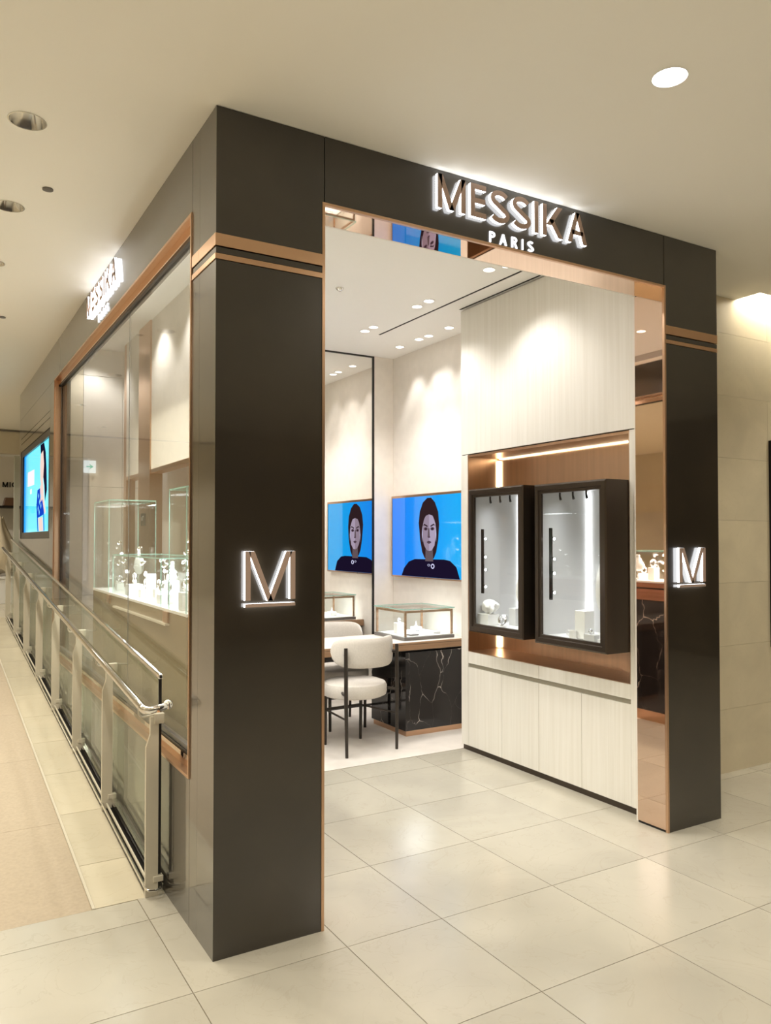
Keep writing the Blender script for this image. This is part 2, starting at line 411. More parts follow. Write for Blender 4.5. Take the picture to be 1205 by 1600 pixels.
mall_dl = [  # x, y, radius, lit lens, named place
    (1.323, -0.984, 0.062, 'big'), (-0.599, 0.488, 0.068, 'reflector'), (-0.587, 1.387, 0.068, 'reflector'),
    (-0.60, 2.30, 0.068, 'reflector'), (-0.60, 3.30, 0.068, 'plain'), (-0.60, 5.2, 0.068, 'plain'), (-0.60, 7.2, 0.068, 'plain'),
    (-2.4, 0.6, 0.068, 'plain'), (-2.4, 3.0, 0.068, 'plain'), (-2.4, 6.0, 0.068, 'plain'), (-1.2, 9.0, 0.068, 'plain'),
    (-0.6, -1.6, 0.068, 'plain'), (-2.6, -1.6, 0.068, 'plain'), (1.3, -3.2, 0.068, 'plain'), (-1.2, -4.2, 0.068, 'plain'),
    (3.4, -1.6, 0.068, 'plain'), (3.6, -3.8, 0.068, 'plain'), (5.2, -0.7, 0.068, 'plain'),
    (-4.6, 0.6, 0.068, 'plain'), (-4.6, 4.5, 0.068, 'plain'), (-4.4, -3.0, 0.068, 'plain'), (0.6, -5.6, 0.068, 'plain'), (3.4, -6.2, 0.068, 'plain'), (-2.4, -6.2, 0.068, 'plain'), (6.2, -3.6, 0.068, 'plain'), (-3.6, 8.6, 0.068, 'plain')]  # the plain downlights are out of view, added to light the mall
slot_m = (3.82, 6.6, 0.34, 0.524)
ceil = holed('ceiling', M_ceil, (-6, 8, -8.5, 16), [(x, y, r) for x, y, r, k in mall_dl], [slot_m], H, 0.03); tag(ceil, kind='structure')
# cut the mall ceiling over the shop: the shop's own ceiling hangs higher, so its void is left open behind the facade
bpy.data.objects.remove(ceil)
circ = [(x, y, r) for x, y, r, k in mall_dl]
ceil = holed('ceiling', M_ceil, (-6, 8, -8.5, 16), circ, [slot_m, (0.13, 2.98, 0.19, 4.75)], H, 0.03); tag(ceil, kind='structure')
bx('cove_top', M_ceil, ceil, slot_m[0] - 0.02, slot_m[1] + 0.02, slot_m[2] - 0.02, 0.56, H + 0.20, H + 0.22)
bx('cove_side', M_ceil, ceil, slot_m[0] - 0.02, slot_m[1] + 0.02, slot_m[2] - 0.02, slot_m[2], H + 0.03, H + 0.20)
bx('cove_end', M_ceil, ceil, slot_m[0] - 0.02, slot_m[0], slot_m[2], 0.56, H + 0.03, H + 0.20)
bx('cove_end', M_ceil, ceil, slot_m[1], slot_m[1] + 0.02, slot_m[2], 0.56, H + 0.03, H + 0.20)
lstrip = thing('light_strip', (5.2, 0.40, H + 0.17), 'long lamp strip hidden in the ceiling slot above the stone wall', 'light')
bx('tube', emis('cove_lamp', (1.0, 0.93, 0.78), 80.0), lstrip, slot_m[0] + 0.03, slot_m[1] - 0.03, 0.375, 0.405, H + 0.15, H + 0.165)
bx('tray', M_white, lstrip, slot_m[0] + 0.02, slot_m[1] - 0.02, 0.365, 0.415, H + 0.165, H + 0.20)

dl_no = 0
dl_lab = {0: 'bright glowing round downlight in the mall ceiling above the shop entrance',
          1: 'chrome reflector downlight nearest the camera in the mall ceiling at left',
          2: 'chrome reflector downlight second from the camera at the left ceiling edge',
          3: 'chrome reflector downlight farthest along the left ceiling edge, mostly cut off'}
for i, (x, y, r, kind) in enumerate(mall_dl):
    t = thing('downlight', (x, y, H), dl_lab.get(i, 'round recessed downlight added outside the picture to light the mall'), 'downlight', 'mall ceiling downlights')
    MB().lathe((x, y, H), [(r + 0.003, -0.0015), (r - 0.002, -0.0015), (r * 0.62, 0.085), (r * 0.60, 0.086), (r * 0.6 + 0.002, 0.09), (r + 0.003, 0.03)], 32, closed=False).build('reflector', M_white if kind == 'big' else M_refl, t, smooth=True)
    lz_ = 0.012 if kind == 'big' else 0.066
    rr = r * 0.9 if kind == 'big' else r * 0.66
    MB().lathe((x, y, H + lz_), [(rr, 0.0), (rr, 0.004)], 24).build('lens', M_spot if kind == 'big' else M_spot_lo, t)
    e = MALL_W * (1.2 if x < -0.5 and y > 0.4 else 1.0) * (0.75 if kind == 'reflector' else 1.0)
    lamp('SPOT', (x, y, H - 0.01), e, WARM, t, aim=(x, y, 0), spot_size=radians(145), spot_blend=0.5, shadow_soft_size=0.06)

for (x, y, rr, lab) in ((-0.449, 1.086, 0.024, 'small round grey sensor in the left ceiling between two chrome downlights'),
                        (-0.449, 3.52, 0.024, 'tiny grey ceiling sensor farthest away at the left picture edge')):
    o = MB().lathe((x, y, H - 0.008), [(rr * 0.6, 0), (rr, 0.002), (rr, 0.0085)], 20).build('ceiling_sensor', M_greydark, origin=(x, y, H - 0.008), smooth=True)
    tag(o, lab, 'sensor')

# shop ceiling with a linear slot and a gap against the panelled wall
shop_dl = [(2.133, 1.91), (2.133, 1.756), (2.133, 2.685), (2.133, 2.546), (2.651, 2.987), (2.652, 2.681), (2.66, 2.547), (2.662, 2.257), (2.156, 0.914), (2.10, 1.03),
           (1.30, 0.62), (1.05, 1.60), (1.25, 2.70), (0.72, 0.85), (0.72, 1.55), (0.36, 1.3), (0.36, 2.1), (0.36, 2.9), (0.95, 4.1), (0.33, 4.2)]  # unseen downlights of this row are added to light the shop interior
shop_dl = [(CX + (x - CX) * 1.0231, CY + (y - CY) * 1.0231) for x, y in shop_dl]
ceil2 = holed('ceiling', M_ceil_in, (0.10, 2.99, 0.19, 4.75), [(x, y, 0.040) for x, y in shop_dl], [(2.359, 2.380, 1.015, 2.863), (2.517, 2.539, 0.2, 1.93)], HI, 0.03)
tag(ceil2, kind='structure')
bx('slot_shade_fill', M_bronze_gap, ceil2, 2.3592, 2.3798, 1.0152, 2.8628, HI + 0.0015, HI + 0.03)  # black fill painted in for the shade inside the slot and wall gap
bx('slot_shade_fill', M_bronze_gap, ceil2, 2.5172, 2.5388, 0.2002, 1.9298, HI + 0.0015, HI + 0.03)
sdl_lab = ['right-hand lamp of the nearer pair left of the black ceiling slot', 'left-hand, nearer lamp of the nearer pair left of the black ceiling slot', 'farther lamp of the back pair left of the black slot',
  'nearer lamp of the back pair left of the black slot', 'downlight nearest the mirror corner in the row by the television wall', 'second downlight from the mirror corner by the television wall',
  'third downlight from the mirror corner by the television wall', 'downlight nearest the wooden panelling above the television', 'downlight just behind the copper soffit of the entrance', 'small downlight half hidden by the copper soffit']
for i, (x, y) in enumerate(shop_dl):
    t = thing('downlight', (x, y, HI), ('small white shop ' + sdl_lab[i]).replace('shop downlight', 'downlight') if i < 10 else 'small white shop downlight hidden by the facade, added to light the shop', 'downlight', 'shop ceiling downlights')
    MB().lathe((x, y, HI), [(0.046, 0.0), (0.046, -0.003), (0.037, -0.004), (0.030, 0.016), (0.030, 0.02), (0.044, 0.02)], 24, closed=False).build('trim_ring', M_white, t, smooth=True)
    MB().lathe((x, y, HI + 0.012), [(0.031, 0), (0.031, 0.004)], 20).build('lens', M_spot, t)
    aim = (x, y, 0)
    if 4 <= i <= 7: aim = (TX, y, 1.3)
    if 10 <= i <= 12: aim = (x + 1.3, y, 1.0)
    lamp('SPOT', (x, y, HI - 0.012), SHOP_W * {0: 0.5, 1: 0.5, 10: 0.8, 4: 0.5, 5: 0.5, 6: 0.4, 7: 0.35, 8: 0.45, 9: 0.45}.get(i, 0.8 if y > 3.5 else 0.9 if x < 0.5 else 1.15), NEUT, t, aim=aim, spot_size=radians(70 if 4 <= i <= 7 else 110), spot_blend=0.6, shadow_soft_size=0.03)
o = MB().lathe((1.517, 1.936, HI - 0.02), [(0.012, 0), (0.02, 0.006), (0.03, 0.018), (0.03, 0.02)], 20).build('sprinkler_head', M_chrome, smooth=True); tag(o, 'tiny sprinkler head in the shop ceiling near the left jamb', 'sprinkler')

# ================================================================= FACADE
wf = thing('wall_front', (FW / 2, 0.1, 0), kind='structure')
O1, O2, OZ, D = 0.4525, 2.4685, 2.9006, 0.2
bx('pillar_panel', M_bronze, wf, 0.0, O1 - 0.012, 0.0, D, 0.0, 2.6)
bx('pillar_panel', M_bronze, wf, O2 + 0.012, FW, 0.0, D, 0.0, 2.6)
bx('pillar_panel', M_bronze, wf, 0.0, O1 - 0.004, 0.0, D, 2.7, H - 0.002)
bx('header_panel', M_bronze, wf, O1, O2, 0.0, D, OZ + 0.012, H - 0.002)
bx('pillar_panel', M_bronze, wf, O2 + 0.004, FW, 0.0, D, 2.7, H - 0.002)
bx('core', M_bronze_gap, wf, 0.01, O1 - 0.014, 0.01, D - 0.01, 2.6, 2.7)
bx('core', M_bronze_gap, wf, O2 + 0.014, FW - 0.01, 0.01, D - 0.01, 2.6, 2.7)
bx('header_core', M_bronze_gap, wf, 0.02, FW - 0.02, 0.012, D - 0.01, 2.93, H - 0.002)
# the two copper bands wrap round both pillars, with a bronze fillet between them
for (a, b) in ((0.0, O1 - 0.012), (O2 + 0.012, FW)):
    e0 = -0.004
    bx('band', M_copper, wf, a - 0.004, b, e0, D, 2.652, 2.699, 0.0008)
    bx('fillet', M_bronze, wf, a, b, 0.0, D, 2.626, 2.648)
    bx('band', M_copper, wf, a - 0.004, b, e0, D, 2.602, 2.623, 0.0008)
# copper opening trim and mirror reveal
bx('trim', M_copper, wf, O1 - 0.012, O1, -0.003, 0.012, 0.0, OZ + 0.012)
bx('trim', M_copper, wf, O2, O2 + 0.012, -0.003, 0.012, 0.0, OZ + 0.012)
bx('trim', M_copper, wf, O1, O2, -0.003, 0.012, OZ, OZ + 0.012)
bx('mirror_reveal', M_cmirror, wf, O2, O2 + 0.012, 0.0125, D, 0.012, OZ)
bx('mirror_reveal', M_cmirror, wf, O1 - 0.012, O1, 0.0125, D, 0.012, OZ)
bx('mirror_reveal', M_cmirror, wf, O1, O2, 0.0125, D - 0.02, OZ, OZ + 0.011)
bx('reveal_foot', M_bronze_gap, wf, O2 + 0.002, O2 + 0.012, 0.013, D - 0.002, 0.0, 0.012)
bx('reveal_foot', M_bronze_gap, wf, O1 - 0.012, O1 - 0.002, 0.013, D - 0.002, 0.0, 0.012)
bx('back_panel', M_cream, wf, O2 + 0.012, TX, D, D + 0.02, 0, HI)
bx('back_panel', M_cream, wf, 0.1, O1 - 0.012, D, D + 0.02, 0, HI)
bx('back_panel', M_cream, wf, O1 - 0.012, O2 + 0.012, D - 0.02, D + 0.02, OZ + 0.013, HI)

# left facade
wl = thing('wall_left', (0.06, 3.4, 0), kind='structure')
T = 0.125
WY1, WY2, WZ1, WZ2 = 0.298, 4.16, 0.589, 2.8835
YE = 6.88
bx('pillar_panel', M_bronze, wl, 0.0, T, D + 0.001, WY1, 0.0, 2.6)
bx('pillar_panel', M_bronze, wl, 0.0, T, D + 0.001, WY1, 2.7, H - 0.002)
bx('header_panel', M_bronze, wl, 0.0, T, WY1 + 0.003, YE, WZ2 + 0.002, H - 0.002)
for (z0, z1, m) in ((2.652, 2.699, M_copper), (2.626, 2.648, M_bronze), (2.602, 2.623, M_copper)):
    d = 0.004 if m is M_copper else 0.0
    bx('band' if m is M_copper else 'fillet', m, wl, -d, T, D, WY1 - 0.004, z0, z1)
bx('core', M_bronze_gap, wl, 0.006, T - 0.006, D, WY1 - 0.004, 2.6, 2.7)
def sill_panel(y0, y1, z1):
    MB().hexa([(0, y0, 0.0), (T, y0, 0), (T, y1, 0), (0, y1, 0)], [(0, y0, z1), (T, y0, z1), (T, y1, z1), (0, y1, z1)]).build('sill_panel', M_bronze, wl)
sill_panel(WY1 + 0.003, 0.78, WZ1 - 0.002)
for a, b in ((0.783, 2.2), (2.203, 3.2), (3.203, WY2)): sill_panel(a, b, WZ1 - 0.002)
bx('screen_surround', M_bronze, wl, 0.0, T, WY2 + 0.003, 4.42, 0.0, WZ2 - 0.001)
bx('screen_surround', M_bronze, wl, 0.0, T, 6.74, YE, 0.0, WZ2 - 0.001)
bx('screen_surround', M_bronze, wl, 0.0, T, 4.423, 6.737, 2.665, WZ2 - 0.001)
bx('screen_surround', M_bronze, wl, 0.0, T, 4.423, 6.737, 2.52, 2.60)
bx('screen_fillet', M_bronze, wl, 0.0, T, 4.423, 6.737, 2.606, 2.659)
bx('screen_surround', M_bronze, wl, 0.0, T, 4.423, 6.737, 0.0, 1.56)
bx('end_panel', M_bronze, wl, T + 0.002, 0.5, 4.85, YE, 0, H - 0.002)

# window in the left facade
wn = thing('window_1', (0.06, 2.2, WZ1), kind='structure')
f = MB(); c = 0.012
f.box(-0.006, 0.03, WY1, WY1 + c, WZ1, WZ2); f.box(-0.006, 0.03, WY2 - c, WY2, WZ1, WZ2)
f.box(-0.006, 0.03, WY1 + c, WY2 - c, WZ1, WZ1 + c); f.box(-0.006, 0.03, WY1 + c, WY2 - c, WZ2 - c, WZ2)
f.build('outer_frame', M_copper, wn)
bx('copper_sill', M_cmirror, wn, 0.025, 0.035, WY1 + c, WY2 - c, WZ1 + c, WZ1 + 0.062)
bx('copper_head', M_cmirror, wn, 0.022, 0.034, WY1 + c, WY2 - c, WZ2 - 0.055, WZ2 - c)
bx('copper_jamb', M_copper, wn, 0.0, 0.040, WY2 - 0.05, WY2 - c, WZ1 + 0.062, WZ2 - 0.068)
bx('black_gasket', M_black, wn, 0.0405, 0.060, WY2 - 0.10, WY2 - c, WZ1 + 0.062, WZ2 - 0.068)
bx('black_gasket', M_black, wn, 0.030, 0.06, WY1 + c, WY2 - 0.10, WZ1 + 0.062, WZ1 + 0.074)
bx('bottom_rail', M_greydark, wn, 0.036, 0.06, WY1 + c, WY2 - 0.10, WZ1 + 0.074, WZ1 + 0.092)
bx('black_gasket', M_black, wn, 0.030, 0.06, WY1 + c, WY2 - 0.10, WZ2 - 0.064, WZ2 - 0.055)
bx('black_gasket', M_black, wn, 0.020, 0.06, WY1 + c, WY1 + c + 0.012, WZ1 + 0.062, WZ2 - 0.07)
bx('window_pane', M_win, wn, 0.044, 0.052, WY1 + c + 0.012, 1.63, WZ1 + 0.092, WZ2 - 0.064)
bx('window_pane', M_win, wn, 0.044, 0.052, 1.634, WY2 - 0.10, WZ1 + 0.092, WZ2 - 0.064)
bx('pane_joint', M_greydark, wn, 0.046, 0.050, 1.6305, 1.6335, WZ1 + 0.092, WZ2 - 0.064)
bx('inner_sill', M_bronze, wn, 0.062, T, WY1, WY2, WZ1, WZ1 + 0.09)

# ================================================================= LETTER SIGNS
def arc(cx, cy, rx, ry, a0, a1, n=12):
    return [(cx + rx * cos(radians(a0 + (a1 - a0) * i / n)), cy + ry * sin(radians(a0 + (a1 - a0) * i / n))) for i in range(n + 1)]
def ribbon(pts, w):
    out = []
    n = len(pts); L = []; R = []
    for i in range(n):
        a = Vector(pts[max(0, i - 1)]); b = Vector(pts[min(n - 1, i + 1)]); d = (b - a).normalized(); nn = Vector((-d.y, d.x))
        p = Vector(pts[i]); L.append(p + nn * w / 2); R.append(p - nn * w / 2)
    for i in range(n - 1): out.append([tuple(L[i]), tuple(L[i + 1]), tuple(R[i + 1]), tuple(R[i])])
    return out
def glyph(ch, w):   # unit-height glyph: convex pieces and advance width
    q = lambda x0, x1, y0, y1: [(x0, y0), (x1, y0), (x1, y1), (x0, y1)]
    def par(xb, xt, y0=0, y1=1, ww=None):
        ww = ww or w * 1.12
        return [(xb, y0), (xb + ww, y0), (xt + ww, y1), (xt, y1)]
    if ch == 'M': return [q(0, w, 0, 1), q(1.0 - w, 1.0, 0, 1), par(0.5 - w * .56, 0.0), par(0.5 - w * .56, 1.0 - w * 1.12)], 1.0
    if ch == 'I': return [q(0, w, 0, 1)], w
    if ch == 'E': return [q(0, w, 0, 1), q(w, .58, 0, w), q(w, .54, .5 - w / 2, .5 + w / 2), q(w, .58, 1 - w, 1)], .58
    if ch == 'A': return [par(0, .43 - w * .56), par(.86 - w * 1.12, .43 - w * .56), q(.18, .68, .27, .27 + w * .9)], .86
    if ch == 'K': return [q(0, w, 0, 1), par(w * .9, .62, .36, 1, w * 1.35), par(.66, .24, 0, .56, w * 1.3)], .66 + w * 1.3
    if ch == 'H': return [q(0, w, 0, 1), q(.72 - w, .72, 0, 1), q(w, .72 - w, .5 - w / 2, .5 + w / 2)], .72
    if ch == 'C': return ribbon(arc(.44, .5, .44 - w / 2, .5 - w / 2, 45, 315, 20), w), .82
    if ch == 'P': return [q(0, w, 0, 1)] + ribbon([(w, 1 - w / 2)] + arc(.36, .73, .2, .27 - w / 2, 90, -90, 10) + [(w, .46 + w / 2)], w), .60
    if ch == 'R': return [q(0, w, 0, 1)] + ribbon([(w, 1 - w / 2)] + arc(.36, .73, .2, .27 - w / 2, 90, -90, 10) + [(w, .46 + w / 2)], w) + [par(.50, .26, 0, .48, w * 1.2)], .68
    if ch == 'S':
        h = .5 - w / 2
        p = arc(.33, .745, .28, .255 - w / 2, 25, 235, 14) + arc(.33, .255, .30, .255 - w / 2, 55, -155, 14)
        return ribbon(p, w), .66
    return [], .3
def word(txt, parent, O, U, V, Nn, height, total, w, depth, face=M_sign_face, lit=M_led, off=0.004, names=True):
    U = Vector(U); V = Vector(V)
    gl = [glyph(c, w) for c in txt]; sw = sum(g[1] for g in gl) * height
    gap = (total - sw) / max(1, len(txt) - 1); x = 0
    for ch, (pieces, adv) in zip(txt, gl):
        m = MB()
        for p in pieces: m.prism([(x + a * height, b * height) for a, b in p], O, U, V, Nn, off, depth)
        lo = m.build('letter', lit, parent)
        if face is not None:
            m = MB()
            for p in pieces: m.prism([(x + a * height, b * height) for a, b in p], O, U, V, Nn, depth, depth + 0.003)
            m.build('letter_face', face, lo)
        x += adv * height + gap
yv, zv = (0, 0, 1), (0, 0, 1)
sg = thing('shop_sign', (1.43, -0.002, 3.0), 'large backlit seven-letter name sign over the entrance, on the dark header', 'sign')
word('MESSIKA', sg, (0.990, 0, 3.005), (1, 0, 0), zv, (0, -1, 0), 0.150, 0.895, 0.155, 0.020)
sg2 = thing('shop_sign', (1.43, -0.002, 2.92), 'small glowing white city name under the large sign over the entrance', 'sign')
word('PARIS', sg2, (1.289, 0, 2.915), (1, 0, 0), zv, (0, -1, 0), 0.050, 0.262, 0.17, 0.007, face=None, lit=M_led_lo, off=0.001)
sg = thing('shop_sign', (-0.002, 2.12, 3.0), 'large backlit name lettering on the side facade above the window, seen edge-on', 'sign')
word('MESSIKA', sg, (0, 2.575, 3.0), (0, -1, 0), zv, (-1, 0, 0), 0.140, 0.90, 0.155, 0.020)
sg2 = thing('shop_sign', (-0.002, 2.12, 2.91), 'small glowing lettering under the large name on the side facade', 'sign')
word('PARIS', sg2, (0, 2.27, 2.905), (0, -1, 0), zv, (-1, 0, 0), 0.050, 0.30, 0.17, 0.007, face=None, lit=M_led_lo, off=0.001)
def monogram(x0, x1, lab):
    t = thing('monogram_sign', ((x0 + x1) / 2, -0.002, 1.3), lab, 'sign')
    w_ = 0.021; Wd = x1 - x0; hh = 0.185; zb = 1.3205; dp = 0.020
    q = lambda a, b, c_, d_: [(a, c_), (b, c_), (b, d_), (a, d_)]
    strokes = [('letter_stroke', q(0, w_, 0, hh)), ('letter_stroke', q(Wd - w_, Wd, 0, hh)),
               ('letter_stroke', [(Wd / 2 - .012, -0.004), (Wd / 2 + .010, -0.004), (w_ + .016, hh), (w_ - .008, hh)]),
               ('letter_stroke', [(Wd / 2 - .010, -0.004), (Wd / 2 + .012, -0.004), (Wd - w_ + .008, hh), (Wd - w_ - .016, hh)]),
               ('underline', q(0, Wd, -0.026, -0.013))]
    for nm, p in strokes:
        s_ = MB().prism(p, (x0, 0, zb), (1, 0, 0), (0, 0, 1), (0, -1, 0), 0.005, dp).build(nm, M_led, t)
        MB().prism(p, (x0, 0, zb), (1, 0, 0), (0, 0, 1), (0, -1, 0), dp, dp + 0.003).build('stroke_face', M_sign_face, s_)
monogram(0.112, 0.316, 'glowing letter M monogram on the near dark corner pillar')
monogram(2.552, 2.764, 'glowing letter M monogram on the far right-hand pillar')

# ================================================================= STONE WALL, RIGHT
ws = MB().box(FW + 0.001, 8, 0.531, 0.68, 0, H + 0.22).build('wall_back', M_grout, origin=(0, 0, 0)); tag(ws, kind='structure')
hz = [0, 0.42, 0.84, 1.26, 1.68, 2.10, 2.52, 2.94, H + 0.2]
for j in range(8):
    x = FW + (0.10 if j % 2 else 0.40) - 0.6; 
    while x < 5.4:
        a, b = max(FW + 0.002, x), x + 0.88
        if b > a + 0.02: bx('stone_panel', M_stone, ws, a + 0.0006, b - 0.0006, 0.525, 0.5315, hz[j] + 0.0006, hz[j + 1] - 0.0006)
        x = b
tag(bx('stone_cladding', M_stone, ws, x, 8, 0.525, 0.5315, 0, H + 0.2), kind='stuff')
t = thing('display_board', (4.5, 0.50, 0.8), 'dark framed panel on the stone wall at the right picture edge', 'panel')
bx('board', M_bronze, t, 4.188, 4.86, 0.505, 0.5245, 0.81, 2.235); bx('frame', M_dark, t, 4.175, 4.19, 0.498, 0.5245, 0.80, 2.245)

# ================================================================= MALL SHELL
tag(MB().box(-6.1, -6, -8.5, 16, -0.1, H).build('wall_left', M_concrete, origin=(0, 0, 0)), kind='structure')
tag(MB().box(-6.1, 8.1, -8.6, -8.5, -0.1, H).build('wall_front', M_mallback, origin=(0, 0, 0)), kind='structure')
tag(MB().box(8, 8.1, -8.5, 16, -0.1, H).build('wall_right', M_mallback, origin=(0, 0, 0)), kind='structure')
we = thing('wall_back', (0, 10, lz), kind='structure')
bx('header', M_concrete, we, -6, 8, 10.0, 10.15, 2.83, H - 0.002)
bx('pier', M_concrete, we, -6, -1.2, 10.0, 10.15, lz, 2.828)
bx('pier', M_concrete, we, 1.2, 8, 10.0, 10.15, lz, 2.828)
bx('shop_back', pbr('bright_display_wall', (0.78, 0.74, 0.68), 0.6), we, -1.2, 1.2, 10.55, 10.6, lz, 3.1)
bx('ceiling_board', M_ceil_in, we, -1.2, 1.2, 10.15, 10.55, 2.83, 2.86)
bx('header_trim', M_greydark, we, -6, 8, 9.985, 9.999, H - 0.03, H - 0.01)
t = thing('storefront_post', (0.1, 9.0, lz), 'slim pale grey post at the far left behind the screen wall', 'post')
bx('post', pbr('pale_post', (0.45, 0.46, 0.40), 0.4), t, 0.140, 0.26, 9.0, 9.06, lz, 2.70); bx('foot', M_satin, t, 0.13, 0.27, 8.99, 9.07, lz, lz + 0.05)
sgm = thing('wall_sign', (0.1, 10.5, 2.3), 'small dark lettering on the bright wall of the far shop', 'sign')
word('MICH', sgm, (0.115, 10.55, 2.36), (1, 0, 0), zv, (0, -1, 0), 0.080, 0.27, 0.2, 0.012, face=None, lit=M_dark, off=0.0)
t = thing('wall_shelf', (0.2, 10.3, 2.05), 'thin dark display shelf in the far shop at the left picture edge', 'shelf')
bx('board', M_dark, t, -0.9, 0.9, 10.2, 10.545, 2.03, 2.06); bx('bracket', M_dark, t, -0.5, -0.48, 10.3, 10.545, 1.96, 2.03); bx('bracket', M_dark, t, 0.5, 0.52, 10.3, 10.545, 1.96, 2.03)
t = thing('handbag', (0.19, 10.35, 2.06), 'small brown handbag on the dark shelf of the far shop', 'bag')
MB().hexa([(0.10, 10.28, 2.06), (0.30, 10.28, 2.06), (0.30, 10.42, 2.06), (0.10, 10.42, 2.06)], [(0.13, 10.32, 2.19), (0.27, 10.32, 2.19), (0.27, 10.38, 2.19), (0.13, 10.38, 2.19)]).build('body', M_leather, t, bevel=0.015)
MB().tube([(0.15 , 10.35, 2.18)] + [(0.2 - 0.05 * cos(pi * k / 8), 10.35, 2.18 + 0.07 * sin(pi * k / 8)) for k in range(9)] + [(0.25, 10.35, 2.18)], 0.006, 8).build('handle', M_leather, t, smooth=True)
t = thing('display_plinth', (0.05, 10.2, lz), 'low white display plinth in the far shop at the left picture edge', 'plinth')
bx('base', M_white, t, -0.7, 0.24, 9.75, 10.4, lz, 0.98, 0.005); bx('top', M_white, t, -0.72, 0.26, 9.73, 10.42, 0.98, 1.01, 0.004)
dr = MB(); n = 40
prof = [(0.16, 1.075), (0.30, 1.17), (0.34, 1.35), (0.22, 1.55), (0.10, 1.75), (0.05, 1.86)]
vs = []; fs = []
for i, (r, z) in enumerate(prof):
    for k in range(n):
        a = 2 * pi * k / n; rr = r * (1 + 0.14 * sin(5 * a + i)); vs.append((0.05 + rr * cos(a) * 0.8, 10.05 + rr * sin(a) * 0.7, z + 0.05 * sin(3 * a)))
for i in range(len(prof) - 1):
    for k in range(n): fs.append((i * n + k, i * n + (k + 1) % n, (i + 1) * n + (k + 1) % n, (i + 1) * n + k))
fs.append(tuple(reversed(range(n)))); fs.append(tuple((len(prof) - 1) * n + k for k in range(n)))
o = dr.add(vs, fs).build('draped_cloth', M_drape, smooth=True); tag(o, 'cream cloth draped over a form on the white plinth of the far shop', 'cloth')

# ================================================================= GLASS RAILING ON THE RAMP
rail = thing('glass_railing', (-0.05, 3.8, 0.2), 'glass balustrade with steel handrail running up the ramp beside the side facade', 'railing')
py = [0.655 + 0.963 * k for k in range(8)]
RE = py[-1] + 0.02
def sl(x0, x1, y0, y1, z0, z1, name, mat, parent=rail, bevel=0):
    a, b = rz(y0), rz(y1)
    return MB().hexa([(x0, y0, a + z0), (x1, y0, a + z0), (x1, y1, b + z0), (x0, y1, b + z0)], [(x0, y0, a + z1), (x1, y0, a + z1), (x1, y1, b + z1), (x0, y1, b + z1)]).build(name, mat, parent, bevel=bevel)
for k in range(0, 7, 2):
    y0 = py[k] + (0.012 if k == 0 else 0.003); y1 = py[min(k + 2, 7)] - 0.003
    sl(-0.030, -0.020, y0, y1, 0.06, 0.935, 'glass_pane', M_railg)
sl(-0.0315, -0.0185, py[0] + 0.006, py[0] + 0.012, 0.03, 0.935, 'pane_edge', M_black)
sl(-0.036, -0.014, py[0] - 0.004, RE, 0.935, 0.958, 'top_rail', M_chrome, bevel=0.006)
sl(-0.036, -0.014, py[0] + 0.02, RE, 0.035, 0.062, 'glass_channel', M_chrome)
sl(-0.088, -0.082, py[0] + 0.01, RE, 0.03, 0.046, 'toe_rail', M_chrome)
sl(-0.066, -0.058, py[0] + 0.01, RE, 0.03, 0.040, 'toe_rail', M_satin)
sl(-0.080, -0.016, py[0] + 0.03, RE, 0.001, 0.012, 'base_track', M_dark)
MB().tube([(-0.085, py[0] + 0.03, 0.045), (-0.088, py[0] - 0.01, 0.042), (-0.080, py[0] - 0.035, 0.040), (-0.05, py[0] - 0.045, 0.040), (-0.022, py[0] - 0.035, 0.040), (-0.012, py[0] - 0.01, 0.042), (-0.012, py[0] + 0.02, 0.045)], 0.005, 8).build('end_loop', M_chrome, rail, smooth=True)
HX = -0.118
hp = [(HX, RE + 0.02, rz(RE) + 0.838)] + [(HX, py[0] - 0.06, 0.832)]
MB().tube(hp, 0.0175, 16).build('handrail', M_chrome, rail, smooth=True)
MB().tube([(HX, py[0] - 0.055, 0.832), (HX + 0.004, py[0] - 0.085, 0.828), (HX + 0.022, py[0] - 0.105, 0.827), (-0.06, py[0] - 0.108, 0.832), (-0.03, py[0] - 0.10, 0.838)], [0.0172, 0.017, 0.016, 0.0165, 0.015], 14).build('rail_return', M_chrome, rail, smooth=True)
MB().ball((-0.018, py[0] - 0.095, 0.842), 0.021, 16, 10).build('end_knob', M_chrome, rail, smooth=True)
bp_proto = None
for k, y in enumerate(py):
    z = rz(y)
    th = 0.009
    poly = [(-0.088, 0.0), (-0.034, 0.0), (-0.034, 0.775), (-0.070, 0.775), (-0.070, 0.70), (-0.088, 0.645)]
    if bp_proto is None:
        post = MB().prism(poly, (0, y, z), (1, 0, 0), (0, 0, 1), (0, -1, 0), -th, th).build('post', M_satin, rail)
        br = MB().tube([(HX, y, z + 0.820), (HX - 0.001, y, z + 0.795), (HX + 0.006, y, z + 0.782), (-0.10, y, z + 0.778), (-0.05, y, z + 0.783)], 0.0045, 8).build('bracket', M_satin, rail, smooth=True)
        bl = bx('glass_clamp', M_satin, rail, -0.055, -0.012, y - 0.018, y + 0.012, z + 0.745, z + 0.790, 0.003)
        bt = bx('foot_clamp', M_satin, rail, -0.055, -0.012, y - 0.016, y + 0.016, z + 0.06, z + 0.085, 0.002)
        bp_proto = (post, br, bl, bt); y_0, z_0 = y, z
    else:
        for q_ in bp_proto:
            c_ = q_.copy(); COL.objects.link(c_); c_.parent = rail; c_.location = Vector(q_.location) + Vector((0, y - y_0, z - z_0))

